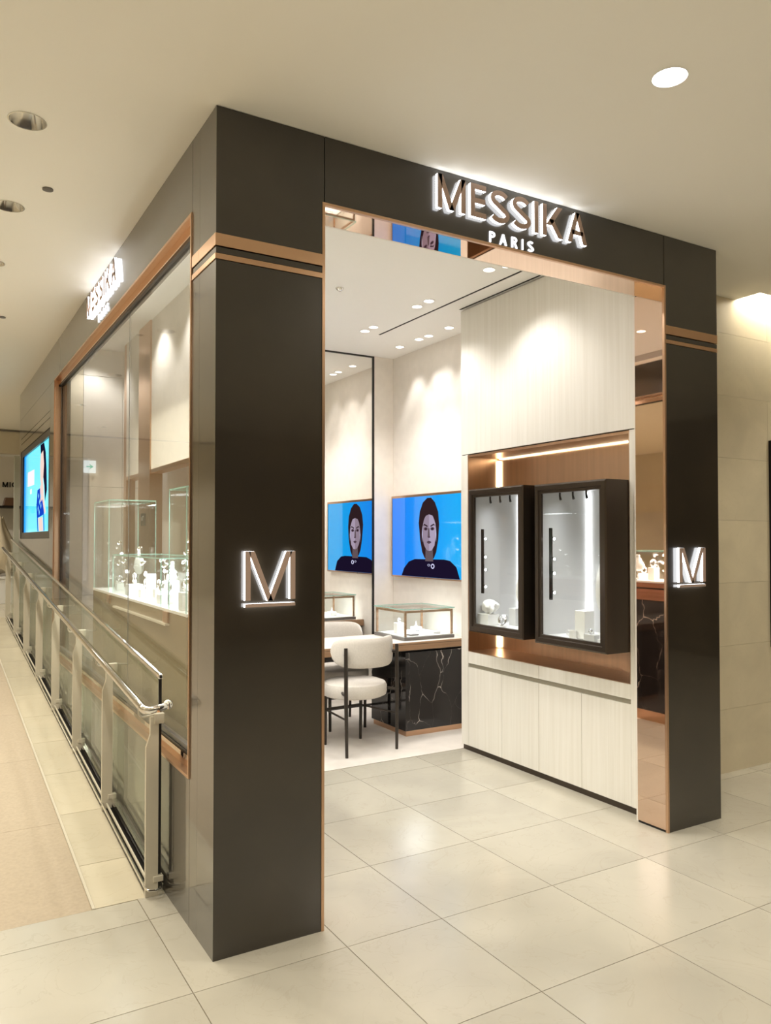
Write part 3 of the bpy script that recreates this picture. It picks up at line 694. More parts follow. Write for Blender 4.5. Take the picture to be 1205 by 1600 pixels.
# ================================================================= LEFT SCREEN (side facade)
t = thing('wall_screen', (0.03, 5.58, 1.6), 'bright cyan advertising screen with a woman in blue, on the side facade', 'screen')
bx('housing', M_black, t, 0.035, T, 4.425, 6.735, 1.563, 2.517)
bx('bezel', M_dark, t, 0.006, 0.034, 4.425, 4.54, 1.563, 2.517); bx('bezel', M_dark, t, 0.006, 0.034, 6.62, 6.735, 1.563, 2.517)
bx('bezel', M_dark, t, 0.006, 0.034, 4.541, 6.619, 2.455, 2.517); bx('bezel', M_dark, t, 0.006, 0.034, 4.541, 6.619, 1.563, 1.625)
bx('display', screen_mat('cyan_screen', lin(95, 228, 250), lin(0, 140, 245), 1, 6.15, 6.65, 1.05), t, 0.024, 0.034, 4.541, 6.619, 1.626, 2.454)
pic = MB()
def pl(poly, n0, mi, m=None, O=(0.024, 0, 0), U=(0, -1, 0), V=(0, 0, 1), Nn=(-1, 0, 0)):
    m = m or pic; m.cur = mi; m.prism([(-y, z) for y, z in poly], O, U, V, Nn, n0 - 0.0004, n0)
pl([(5.00, 2.45), (5.25, 2.45), (5.2, 2.30), (4.95, 2.05), (4.9, 1.9), (4.78, 2.0), (4.82, 2.2), (4.88, 2.35)], 0.0010, 0)
pl([(5.22, 2.36), (5.05, 2.38), (4.98, 2.25), (5.05, 2.08), (5.15, 2.03), (5.24, 2.12), (5.26, 2.26)], 0.0016, 1)
pl([(5.25, 2.06), (5.02, 2.09), (4.98, 1.95), (5.22, 1.9)], 0.0016, 1)
pl([(5.45, 2.03), (5.05, 2.05), (4.98, 1.92), (5.02, 1.78), (5.42, 1.76), (5.5, 1.9)], 0.0013, 2)
pl([(5.14, 1.98), (5.00, 1.98), (4.85, 1.80), (4.92, 1.78)], 0.0020, 1)
for a_, b_ in ((1.97, 5.35), (1.91, 5.28), (1.85, 5.38), (1.96, 5.2), (1.87, 5.18), (1.81, 5.30)):
    pl([(b_ + .03, a_), (b_, a_ + .03), (b_ - .03, a_), (b_, a_ - .03)], 0.0019, 3)
pl([(5.38, 1.76), (5.06, 1.76), (5.0, 1.63), (5.30, 1.63)], 0.0015, 1)
pl([(5.52, 1.9), (5.46, 1.9), (5.36, 1.63), (5.42, 1.63)], 0.0014, 2); pl([(5.02, 1.85), (4.97, 1.85), (4.93, 1.63), (4.98, 1.63)], 0.0014, 2)
pl([(6.28, 2.262), (5.72, 2.255), (5.72, 2.10), (6.28, 2.11)], 0.0010, 4); pl([(6.06, 2.07), (5.92, 2.07), (5.92, 2.02), (6.06, 2.02)], 0.0010, 4)
pic.build('picture', [emis('ad_hair', lin(25, 20, 45), 1), emis('ad_skin', lin(245, 215, 205), 1), emis('ad_dress', lin(20, 70, 200), 1), emis('ad_light', lin(150, 230, 255), 1), emis('ad_caption', lin(245, 235, 255), 1.1)], t)

# ================================================================= SHOP INTERIOR SHELL
wr = thing('wall_right', (RX + 0.15, 1.0, 0), kind='structure')
PY0, PY1 = D + 0.021, 1.9335
NY0, NY1, NZ0, NZ1 = 0.310, 1.850, 0.727, 2.165
bx('upper_panel', M_wood, wr, RX, RX + 0.03, PY0, PY1, 2.184, HI - 0.012)
bx('stile', M_wood, wr, RX, RX + 0.03, PY0, NY0 - 0.0, 0.0355, 2.178)
bx('stile', M_wood, wr, RX, RX + 0.03, NY1 + 0.002, PY1, 0.0355, 2.178)
bx('end_panel', M_wood, wr, RX + 0.03, TX, PY1 - 0.02, PY1, 0.0, HI)
bx('backing', M_bronze_gap, wr, RX + 0.012, RX + 0.03, PY0, PY1, 2.1785, 2.1838)
bx('plinth', M_case, wr, RX + 0.004, RX + 0.03, PY0, PY1 - 0.02, 0.0, 0.034)
tv_w = MB().box(TX, TX + 0.03, PY1, BY + 0.1, 0, HI).build('wall_right', M_cream, origin=(TX, 2.7, 0)); tag(tv_w, kind='structure')
tag(MB().box(TX, TX + 0.03, D, PY1, 0, HI).build('wall_right', M_dark, origin=(TX, 1, 0)), kind='structure')
wb = thing('wall_back', (1.9, BY + 0.05, 0), kind='structure')
MXR = 2.718
bx('wall_panel', M_cream, wb, MXR + 0.002, TX - 0.001, BY - 0.022, BY + 0.1, 0, HI)
MY = BY
bx('core', M_dark, wb, 1.0, MXR, MY + 0.001, MY + 0.1, 0, HI)
bx('side_panel', M_cream, wb, 0.98, 1.0, BY, 4.6, 0, HI)
mir = thing('wall_mirror', (1.9, MY - 0.01, 0), 'tall floor-to-ceiling mirror in a thin black frame on the back wall', 'mirror')
bx('mirror_glass', M_mirror, mir, 1.02, MXR - 0.012, MY - 0.012, MY - 0.001, 0.02, HI - 0.014)
bx('frame', M_black, mir, MXR - 0.012, MXR + 0.001, BY - 0.024, MY - 0.0005, 0.0, HI); bx('frame', M_black, mir, 1.0, 1.02, MY - 0.022, MY - 0.0005, 0.0, HI)
bx('frame', M_black, mir, 1.02, MXR - 0.012, MY - 0.022, MY - 0.0005, HI - 0.013, HI); bx('frame', M_black, mir, 1.02, MXR - 0.012, MY - 0.022, MY - 0.0005, 0.0, 0.02)
# far cream wall seen through the side window, with recessed joints
wc = MB().box(T, 1.0, 4.612, 4.7, 0, HI).build('wall_back', M_grout, origin=(0.5, 4.65, 0)); tag(wc, kind='structure')
for (a, b) in ((0, 1.05), (1.053, 2.027), (2.030, 3.033), (3.036, HI)):
    for (c_, d_) in ((0.30, 0.64), (0.643, 0.98)): bx('wall_panel', M_cream, wc, c_, d_, 4.6, 4.6125, a, b)
    bx('wall_panel', M_concrete, wc, T + 0.001, 0.297, 4.6, 4.6125, a, b)  # darker panel colour stands in for a reflection beside the cream wall
wp = thing('wall_partition', (0.64, 3.3, 0), kind='structure')
PX0, PX1, PZ = 0.60, 0.68, 2.07
bx('upper_panel', M_cream, wp, PX0, PX1, 2.10, 3.376, PZ + 0.03, HI)
bx('upper_panel', M_cream, wp, PX0, PX1, 3.755, 4.25, PZ + 0.03, HI)
bx('copper_column', M_copper, wp, PX0 - 0.01, PX1 + 0.01, 3.378, 3.753, 0, HI)
bx('copper_column', M_copper, wp, PX0, PX1, 4.252, 4.34, 0, HI)
bx('opening_frame', M_copper, wp, PX0 - 0.004, PX1 + 0.004, 2.10, 3.376, PZ, PZ + 0.029); bx('opening_frame', M_copper, wp, PX0 - 0.004, PX1 + 0.004, 3.755, 4.25, PZ, PZ + 0.029)
bx('low_panel', M_cream, wp, PX0, PX1, 2.10, 3.376, 0, 1.0); bx('low_panel', M_cream, wp, PX0, PX1, 3.755, 4.25, 0, 1.0)
t = thing('exit_sign', (0.355, 4.59, 2.15), 'small white sign with a green arrow on the cream wall seen through the side window', 'sign')
bx('plate', M_signw, t, 0.304, 0.406, 4.585, 4.5995, 2.152, 2.262)
m_ = MB(); m_.box(0.325, 0.37, 4.5835, 4.585, 2.203, 2.211)
m_.prism([(0.352, 2.183), (0.386, 2.2070), (0.352, 2.231), (0.352, 2.222), (0.371, 2.207), (0.352, 2.192)][:3] + [(0.362, 2.207)], (0, 4.585, 0), (1, 0, 0), (0, 0, 1), (0, -1, 0), 0, 0.0015)
m_.build('arrow', M_green, t)
t = thing('wall_switch', (0.588, 3.56, 1.70), 'small dark control plate on the copper column seen through the side window', 'switch')
bx('plate', M_dark, t, 0.580, 0.5895, 3.50, 3.62, 1.66, 1.76); bx('button', M_chrome, t, 0.576, 0.580, 3.54, 3.58, 1.70, 1.73)

# niche (copper lined) in the panelled wall
ni = thing('wall_niche', (RX + 0.15, 1.09, NZ0), 'copper-lined niche in the pale wood wall, holding the two wall showcases', 'niche')
NX = 2.832
bx('back_panel', M_brass, ni, NX, NX + 0.01, NY0, NY1, NZ0, NZ1)
bx('side_panel', M_brass, ni, RX, NX, NY0, NY0 + 0.006, NZ0 + 0.004, NZ1 - 0.006); bx('side_panel', M_brass, ni, RX, NX, NY1 - 0.006, NY1, NZ0 + 0.004, NZ1 - 0.006)
bx('top_panel', M_brass, ni, RX, NX, NY0, NY1, NZ1 - 0.006, NZ1); bx('bottom_panel', M_brass, ni, RX - 0.001, NX, NY0, NY1, NZ0, NZ0 + 0.004)
bx('led_strip', M_led_soft, ni, NX - 0.016, NX - 0.006, NY0 + 0.02, NY1 - 0.03, NZ1 - 0.012, NZ1 - 0.007)
bx('led_strip', M_led_soft, ni, NX - 0.016, NX - 0.002, NY1 - 0.024, NY1 - 0.008, NZ0 + 0.01, NZ1 - 0.02)
bx('lip', M_copper, ni, RX - 0.002, RX + 0.012, NY0, NY1, NZ1, NZ1 + 0.010)

# built-in cupboard under the niche
cb = thing('wall_cupboard', (RX + 0.15, 1.09, 0.0355), 'pale wood cupboard with four doors under the copper niche', 'cupboard')
bx('carcass', M_groove, cb, RX + 0.02, NX, NY0 + 0.001, NY1 - 0.001, 0.0355, NZ0 - 0.001)
for (a, b) in ((0.3115, 0.6975), (0.7005, 1.0835), (1.0865, 1.4635), (1.4665, 1.8485)):
    bx('door', M_wood, cb, RX, RX + 0.02, a, b, 0.0365, 0.611)
bx('drawer_front', M_wood, cb, RX, RX + 0.02, 0.3115, 1.0835, 0.641, NZ0 - 0.001); bx('drawer_front', M_wood, cb, RX, RX + 0.02, 1.0865, 1.8485, 0.641, NZ0 - 0.001)
bx('grip_channel', M_groove, cb, RX + 0.010, RX + 0.02, 0.3115, 1.8485, 0.612, 0.640)

# wall showcases
def showcase(y0, y1, z0, z1, lab):
    x0, x1 = 2.360, NX - 0.001; fw_ = 0.058
    t = thing('wall_showcase', ((x0 + x1) / 2, (y0 + y1) / 2, z0), lab, 'showcase', 'bronze showcases in the niche')
    b = MB(); s_ = 0.008
    b.box(x0 + 0.02, x1, y0, y0 + s_, z0, z1); b.box(x0 + 0.02, x1, y1 - s_, y1, z0, z1)
    b.box(x0 + 0.02, x1, y0 + s_, y1 - s_, z0, z0 + s_); b.box(x0 + 0.02, x1, y0 + s_, y1 - s_, z1 - s_, z1)
    b.build('case_body', M_case, t)
    # moulded frame: mitred profile stepping inwards
    fr = MB(); prof = [(0.0, 0.02), (0.0, 0.006), (0.010, 0.0), (0.036, 0.0), (0.040, 0.008), (0.056, 0.008), (fw_, 0.022)]
    ring = lambda d: [(y0 + d, z0 + d), (y1 - d, z0 + d), (y1 - d, z1 - d), (y0 + d, z1 - d)]
    vs = []
    for d, xo in prof: vs += [(x0 + xo, a, b_) for a, b_ in ring(d)]
    fs = []
    for i in range(len(prof) - 1):
        for k in range(4): fs.append((i * 4 + k, (i + 1) * 4 + k, (i + 1) * 4 + (k + 1) % 4, i * 4 + (k + 1) % 4))
    fr.add(vs, fs); fr.build('door_frame', M_case, t)
    bx('glass_door', M_vit, t, x0 + 0.018, x0 + 0.024, y0 + fw_ - 0.002, y1 - fw_ + 0.002, z0 + fw_ - 0.002, z1 - fw_ + 0.002)
    bx('back_lining', M_grey, t, x1 - 0.012, x1 - 0.001, y0 + s_, y1 - s_, z0 + s_, z1 - s_)
    bx('side_lining', M_grey, t, x0 + 0.03, x1 - 0.012, y0 + s_, y0 + s_ + 0.004, z0 + s_, z1 - s_); bx('side_lining', M_grey, t, x0 + 0.03, x1 - 0.012, y1 - s_ - 0.004, y1 - s_, z0 + s_, z1 - s_)
    bx('floor_lining', M_white, t, x0 + 0.03, x1 - 0.012, y0 + s_, y1 - s_, z0 + s_, z0 + 0.045)
    bx('top_lining', M_grey, t, x0 + 0.03, x1 - 0.012, y0 + s_, y1 - s_, z1 - 0.02, z1 - s_)
    bx('led_strip', M_led, t, x1 - 0.030, x1 - 0.014, y1 - s_ - 0.020, y1 - s_ - 0.006, z0 + 0.05, z1 - 0.03)
    yb_ = y1 - 0.098
    br = bx('light_bar', M_dark, t, x0 + 0.05, x0 + 0.062, y1 - fw_ - 0.042, y1 - fw_ - 0.022, 1.178, 1.622)
    for zz in (1.563, 1.438, 1.35, 1.232):
        h_ = MB().tube([(x0 + 0.056, y1 - fw_ - 0.04, zz), (x0 + 0.056, y1 - fw_ - 0.058, zz - 0.006)], [0.005, 0.007], 10).build('lamp_head', M_dark, br, smooth=True)
        MB().ball((x0 + 0.056, y1 - fw_ - 0.064, zz - 0.008), 0.0075, 10, 6).build('lamp_bulb', M_spark, br, smooth=True)
    for q in range(4):
        yy = y1 - fw_ - 0.10 - q * (y1 - y0 - 0.2) / 3.6
        MB().tube([(x0 + 0.07, yy, z1 - 0.02), (x0 + 0.07, yy, z1 - 0.075), (x0 + 0.065, yy - 0.012, z1 - 0.098)], [0.006, 0.006, 0.008], 8).build('top_lamp', M_dark, t, smooth=True)
    lamp('AREA', (x0 + 0.16, (y0 + y1) / 2, z1 - 0.024), 1.6, (0.92, 0.95, 1.0), t, aim=(x0 + 0.16, (y0 + y1) / 2, z0), shape='RECTANGLE', size=0.12, size_y=y1 - y0 - 0.14, spread=radians(80))
    return t
showcase(1.024, 1.602, 0.911, 1.900, 'left-hand, farther bronze-framed glass showcase in the copper niche')
showcase(0.318, 0.917, 0.908, 1.892, 'right-hand, nearer bronze-framed glass showcase in the copper niche')

# contents of the showcases
FZ = 0.957
def ring_obj(c, R, r, name, mat, lab, cat, axis='x', parent=None):
    n, m = 24, 8; vs = []; fs = []
    for i in range(n):
        a = 2 * pi * i / n
        for j in range(m):
            b = 2 * pi * j / m; q = R + r * cos(b)
            if axis == 'x': vs.append((c[0] + r * 1.6 * sin(b), c[1] + q * cos(a), c[2] + q * sin(a)))
            elif axis == 'y': vs.append((c[0] + q * cos(a), c[1] + r * 1.6 * sin(b), c[2] + q * sin(a)))
            else: vs.append((c[0] + q * cos(a), c[1] + q * sin(a), c[2] + r * 1.2 * sin(b)))
    for i in range(n):
        for j in range(m): fs.append((i * m + j, ((i + 1) % n) * m + j, ((i + 1) % n) * m + (j + 1) % m, i * m + (j + 1) % m))
    o = MB().add(vs, fs).build(name, mat, parent, smooth=True)
    if parent is None: tag(o, lab, cat)
    return o
def single(mb, name, mat, lab, cat, group=None, **kw):
    o = mb.build(name, mat, **kw); tag(o, lab, cat, group); return o
single(MB().box(2.42, 2.52, 1.46, 1.60 - 0.02, FZ, 1.035), 'jewellery_box', M_white, 'white square box under the crumpled cloth in the farther showcase', 'box', bevel=0.003)
vs = []; fs = []; n, m = 28, 10
for j in range(m + 1):
    ph = pi * j / m
    for i in range(n):
        a = 2 * pi * i / n; r = 0.070 * (1 + 0.20 * sin(3 * a + 2 * ph) + 0.14 * sin(7 * a - 3 * ph))
        vs.append((2.47 + r * sin(ph) * cos(a) * 0.7, 1.505 + r * sin(ph) * sin(a) * 0.95, 1.083 + 0.045 * (-cos(ph)) * (1 + 0.2 * sin(5 * a))))
for j in range(m):
    for i in range(n): fs.append((j * n + i, j * n + (i + 1) % n, (j + 1) * n + (i + 1) % n, (j + 1) * n + i))
single(MB().add(vs, fs), 'crumpled_cloth', M_white, 'crumpled white cloth on the square box in the farther showcase', 'cloth', smooth=True)
single(MB().box(2.58, 2.66, 1.36, 1.43, FZ, 1.075), 'display_block', M_grey, 'pale grey block behind the silver ring in the farther showcase', 'block', bevel=0.002)
ring_obj((2.44, 1.318, FZ + 0.047), 0.035, 0.011, 'ring_sculpture', M_silver, 'large silver ring sculpture standing on the floor of the farther showcase', 'ring')
def leaf(c, h, w_, lab, mat=M_white):
    vs = []; fs = []; n, m = 14, 10
    for j in range(m + 1):
        u = j / m; ww = w_ * sin(pi * (u ** 0.7)) * 0.5 + 0.002
        for i in range(n):
            a = 2 * pi * i / n
            vs.append((c[0] + 0.010 * cos(a) * (0.3 + sin(pi * u)) + 0.03 * u * u, c[1] + ww * sin(a), c[2] + h * u))
    for j in range(m):
        for i in range(n): fs.append((j * n + i, j * n + (i + 1) % n, (j + 1) * n + (i + 1) % n, (j + 1) * n + i))
    t = thing('necklace_stand', (c[0], c[1], FZ), lab, 'stand')
    MB().add(vs, fs).build('bust_panel', mat, t, smooth=True)
    MB().tube([(c[0] + 0.01, c[1], FZ), (c[0] + 0.01, c[1], c[2] + h * 0.35)], 0.004, 8).build('stem', M_chrome, t, smooth=True)
    MB().lathe((c[0] + 0.01, c[1], FZ), [(0.028, 0), (0.028, 0.006)], 20).build('foot', M_chrome, t, smooth=True)
leaf((2.49, 1.195, 1.115), 0.27, 0.11, 'white leaf-shaped necklace stand at the right side of the farther showcase')
leaf((2.49, 0.470, 1.105), 0.42, 0.115, 'tall white leaf-shaped necklace stand at the right side of the nearer showcase')
single(MB().box(2.45, 2.53, 0.575, 0.658, FZ, 1.125), 'display_column', M_white, 'tall white column in the nearer showcase', 'plinth', bevel=0.004)
t = thing('ring_cup', (2.425, 0.69, FZ), 'small white cup with a ring handle beside the tall white column', 'cup')
MB().lathe((2.425, 0.650, FZ), [(0.016, 0), (0.022, 0.004), (0.022, 0.05), (0.019, 0.05), (0.019, 0.01)], 20, closed=False).build('bowl', M_white, t, smooth=True)
ring_obj((2.425, 0.684, FZ + 0.03), 0.016, 0.003, 'handle', M_white, None, None, parent=t)
single(MB().box(2.41, 2.455, 0.46, 0.545, FZ, 0.998), 'ring_block', M_grey, 'low grey block carrying a ring in the nearer showcase', 'block', bevel=0.002)
ring_obj((2.43, 0.510, 0.998 + 0.016), 0.012, 0.004, 'finger_ring', M_silver, 'silver finger ring standing on the low grey block', 'ring')
single(MB().box(2.41, 2.445, 0.40, 0.435, FZ, 0.978), 'display_cube', M_white, 'small white cube at the right front corner of the nearer showcase', 'block', bevel=0.002)

# ================================================================= TELEVISION
tv = thing('television', (TX - 0.03, 2.886, 1.2), 'large wall television showing a portrait of a woman on bright blue', 'television')
ty0, ty1, tz0, tz1 = 2.25, 3.52, 1.205, 1.957
bx('casing', M_black, tv, TX - 0.035, TX - 0.001, ty0 + 0.01, ty1 - 0.01, tz0 + 0.01, tz1 - 0.01)
f = MB(); fb = 0.013
f.box(TX - 0.045, TX - 0.012, ty0, ty0 + fb, tz0, tz1); f.box(TX - 0.045, TX - 0.012, ty1 - fb, ty1, tz0, tz1)
f.box(TX - 0.045, TX - 0.012, ty0 + fb, ty1 - fb, tz0, tz0 + fb); f.box(TX - 0.045, TX - 0.012, ty0 + fb, ty1 - fb, tz1 - fb - 0.008, tz1)
f.build('bezel', M_copper, tv)
bx('display', screen_mat('blue_screen', lin(0, 172, 250), lin(10, 130, 250), 1, 2.5, 3.4, 0.95), tv, TX - 0.040, TX - 0.035, ty0 + fb, ty1 - fb, tz0 + fb, tz1 - fb - 0.008)
P = MB()
def tp(poly, k, mi): P.cur = mi; P.prism([(-y, z) for y, z in poly], (TX - 0.040, 0, 0), (0, -1, 0), (0, 0, 1), (-1, 0, 0), 0.0003 * k - 0.0003, 0.0003 * k)
def el(cy, cz, ry, rz_, a0=0, a1=360, n=28): return [(cy + ry * cos(radians(a0 + (a1 - a0) * i / n)), cz + rz_ * sin(radians(a0 + (a1 - a0) * i / n))) for i in range(n)]
zb_ = tz0 + fb + 0.001
fc = 2.886   # centre of the face
tp([(fc - .07, 1.385), (fc + .07, 1.385), (fc + .112, 1.44), (fc + .146, 1.55), (fc + .168, 1.70), (fc + .15, 1.80), (fc + .10, 1.88), (fc + .03, 1.917), (fc - .03, 1.917), (fc - .09, 1.875), (fc - .14, 1.79), (fc - .155, 1.68), (fc - .140, 1.55), (fc - .108, 1.44)], 1, 0)
tp([(3.345, zb_), (3.30, 1.29), (3.22, 1.35), (3.12, 1.375), (2.66, 1.38), (2.57, 1.37), (2.48, 1.32), (2.43, zb_)], 2, 1)
tp([(fc - .062, 1.36), (fc + .062, 1.36), (fc + .056, 1.47), (fc - .056, 1.47)], 3, 3)
tp(el(fc, 1.615, 0.108, 0.165), 4, 2)
tp([(fc, 1.45), (fc - .04, 1.455), (fc - .085, 1.50), (fc - .106, 1.60), (fc - .100, 1.69), (fc - .05, 1.765), (fc, 1.78)], 5, 4)
tp([(fc + .10, 1.70), (fc + .07, 1.755), (fc, 1.772), (fc - .07, 1.755), (fc - .10, 1.70), (fc - .10, 1.80), (fc, 1.85), (fc + .10, 1.80)], 6, 0)
for s_ in (-1, 1):
    tp([(fc + s_ * .022, 1.672), (fc + s_ * .075, 1.690), (fc + s_ * .092, 1.672), (fc + s_ * .070, 1.676), (fc + s_ * .025, 1.660)], 7, 0)
    tp(el(fc + s_ * .052, 1.645, .030, .015), 7, 5); tp(el(fc + s_ * .052, 1.644, .014, .008), 8, 0)
    tp([(fc + s_ * .103, 1.67), (fc + s_ * .112, 1.60), (fc + s_ * .108, 1.53), (fc + s_ * .102, 1.60)], 7, 6)
tp([(fc + .012, 1.65), (fc - .006, 1.65), (fc - .014, 1.575), (fc + .004, 1.565), (fc + .022, 1.575)], 7, 3)
tp([(fc + .022, 1.572), (fc + .010, 1.565), (fc - .012, 1.565), (fc - .022, 1.572), (fc - .014, 1.580), (fc + .014, 1.580)], 8, 5)
tp([(fc + .038, 1.528), (fc + .010, 1.540), (fc - .010, 1.540), (fc - .038, 1.528), (fc - .012, 1.514), (fc + .012, 1.514)], 8, 5)
tp([(fc + .038, 1.5275), (fc - .038, 1.5275), (fc - .02, 1.530), (fc + .02, 1.530)], 9, 0)
tp(el(fc - .055, 1.318, .028, .022), 4, 6); tp(el(fc - .055, 1.318, .014, .012), 5, 1); tp(el(fc + .005, 1.326, .022, .010), 4, 6); tp(el(fc + .005, 1.326, .016, .006), 5, 1)
P.build('picture', [emis('portrait_hair', lin(48, 32, 36), 1), emis('portrait_top', lin(26, 18, 42), 1), emis('portrait_skin', lin(150, 134, 152), 1), emis('portrait_shade', lin(100, 86, 92), 1),
                    emis('portrait_light', lin(172, 158, 182), 1), emis('portrait_feature', lin(88, 70, 84), 1), emis('portrait_jewel', lin(205, 205, 240), 1)], tv)
MB().ball((TX - 0.046, 2.945, tz0 + 0.006), 0.005, 8, 6).build('sensor', M_black, tv, smooth=True)

# ================================================================= DESK
dk = thing('sales_desk', (2.0, 2.68, 0), 'long desk with a cream top, walnut edge and veined black marble pedestals', 'desk')
dx0, dx1, dy0, dy1, dz = 0.98, TX - 0.002, 2.385, 3.00, 0.742
bx('desktop', pbr('cream_leather', (0.80, 0.76, 0.69), 0.35), dk, dx0 + 0.02, dx1, dy0 + 0.018, dy1 - 0.018, dz - 0.03, dz)
f = MB(); f.box(dx0, dx1, dy0, dy0 + 0.018, dz - 0.062, dz - 0.001); f.box(dx0, dx1, dy1 - 0.018, dy1, dz - 0.062, dz - 0.001); f.box(dx0, dx0 + 0.02, dy0 + 0.018, dy1 - 0.018, dz - 0.062, dz - 0.001)
f.build('edge_band', M_dwood, dk)
f = MB(); f.box(dx0, dx1, dy0 - 0.0012, dy0, dz - 0.0185, dz - 0.016); f.build('edge_groove', M_dark, dk)
bx('under_top', M_dark, dk, dx0 + 0.04, dx1, dy0 + 0.03, dy1 - 0.03, dz - 0.075, dz - 0.031)
def pedestal(x0, x1):
    p = bx('pedestal', M_bmarble, dk, x0, x1, 2.405, 2.945, 0.045, 0.66)
    bx('copper_plinth', M_copper, p, x0 + 0.012, x1 - 0.006, 2.417, 2.93, 0.0015, 0.0445)
    return p
pedestal(2.344, TX - 0.01); pedestal(1.0, 1.30)
# counter vitrine on the desk
cv = thing('counter_vitrine', (2.62, 2.72, dz), 'low glass vitrine with walnut corner frame on the marble desk', 'vitrine')
vx0, vx1, vy0, vy1, vb, vt = 2.375, 2.862, 2.470, 2.955, 0.768, 0.985
bx('base', M_greydark, cv, vx0, vx1, vy0, vy1, dz + 0.0005, vb, 0.002)
bx('liner', M_white, cv, vx0 + 0.02, vx1 - 0.02, vy0 + 0.02, vy1 - 0.02, vb, vb + 0.004)
g_ = 0.005
bx('glass_pane', M_vit, cv, vx0, vx1, vy0, vy0 + g_, vb + 0.0005, vt); bx('glass_pane', M_vit, cv, vx0, vx1, vy1 - g_, vy1, vb + 0.0005, vt)
bx('glass_pane', M_vit, cv, vx0, vx0 + g_, vy0 + g_, vy1 - g_, vb + 0.0005, vt); bx('glass_pane', M_vit, cv, vx1 - g_, vx1, vy0 + g_, vy1 - g_, vb + 0.0005, vt)
bx('glass_top', M_vit, cv, vx0, vx1, vy0, vy1, vt, vt + 0.006)
f = MB(); e_ = 0.0025
for (a, b, c_, d_) in ((vx0, vx1, vy0, vy0), (vx0, vx1, vy1, vy1)): f.box(a, b, c_ - e_, c_ + e_, vt + 0.001, vt + 0.008)
for a in (vx0, vx1): f.box(a - e_, a + e_, vy0, vy1, vt + 0.001, vt + 0.008)
f.build('glass_edge', M_edge, cv)
f = MB(); w_ = 0.016; i_ = 0.010
for a in (vx0 + i_, vx1 - i_ - w_):
    for b in (vy0 + i_, vy1 - i_ - w_): f.box(a, a + w_, b, b + w_, vb + 0.004, vt - 0.008)
f.box(vx0 + i_ + w_, vx1 - i_ - w_, vy0 + i_, vy0 + i_ + w_, vt - 0.024, vt - 0.008); f.box(vx0 + i_ + w_, vx1 - i_ - w_, vy1 - i_ - w_, vy1 - i_, vt - 0.024, vt - 0.008)
f.box(vx0 + i_, vx0 + i_ + w_, vy0 + i_ + w_, vy1 - i_ - w_, vt - 0.024, vt - 0.008); f.box(vx1 - i_ - w_, vx1 - i_, vy0 + i_ + w_, vy1 - i_ - w_, vt - 0.024, vt - 0.008)
f.build('walnut_frame', M_dwood, cv)
lamp('AREA', (2.62, 2.71, vt - 0.03), 2.2, (0.93, 0.96, 1.0), cv, aim=(2.62, 2.71, 0.5), shape='SQUARE', size=0.3)
VZ = vb + 0.0045
def bangle(c, R, r, lab, base=True):
    ring_obj((c[0], c[1], c[2] + R + r), R, r, 'bangle', M_silver, lab, 'bangle', axis='y')
single(MB().box(2.46, 2.53, 2.72, 2.78, VZ, VZ + 0.085), 'display_block', M_white, 'taller white display block at the left of the desk vitrine', 'block', bevel=0.002)
ring_obj((2.495, 2.75, VZ + 0.085 + 0.020), 0.015, 0.005, 'finger_ring', M_silver, 'silver ring on the taller white block in the desk vitrine', 'ring')
single(MB().lathe((2.60, 2.62, VZ), [(0.05, 0), (0.055, 0.004), (0.05, 0.018), (0.0, 0.02)], 28), 'jewellery_tray', M_white, 'round white jewellery pad in the middle of the desk vitrine', 'tray', smooth=True)
ring_obj((2.60, 2.62, VZ + 0.027), 0.034, 0.0065, 'bangle', M_silver, 'silver bangle lying on the round white pad in the desk vitrine', 'bangle', axis='z')
single(MB().box(2.70, 2.77, 2.54, 2.60, VZ, VZ + 0.016), 'jewellery_tray', M_grey, 'small square grey tray at the right front of the desk vitrine', 'tray', bevel=0.002)
single(MB().box(2.645, 2.72, 2.74, 2.81, VZ, VZ + 0.04), 'display_block', M_white, 'low white block at the back of the desk vitrine', 'block', bevel=0.002)
single(MB().lathe((2.68, 2.775, VZ + 0.0405), [(0.016, 0), (0.008, 0.012), (0.003, 0.036), (0.001, 0.045)], 16), 'ring_cone', M_white, 'small white ring cone on the low block of the desk vitrine', 'stand', smooth=True)
single(MB().box(2.46, 2.54, 2.515, 2.575, VZ, VZ + 0.012), 'jewellery_tray', M_greydark, 'small dark flat tray at the left front of the desk vitrine', 'tray', bevel=0.002)

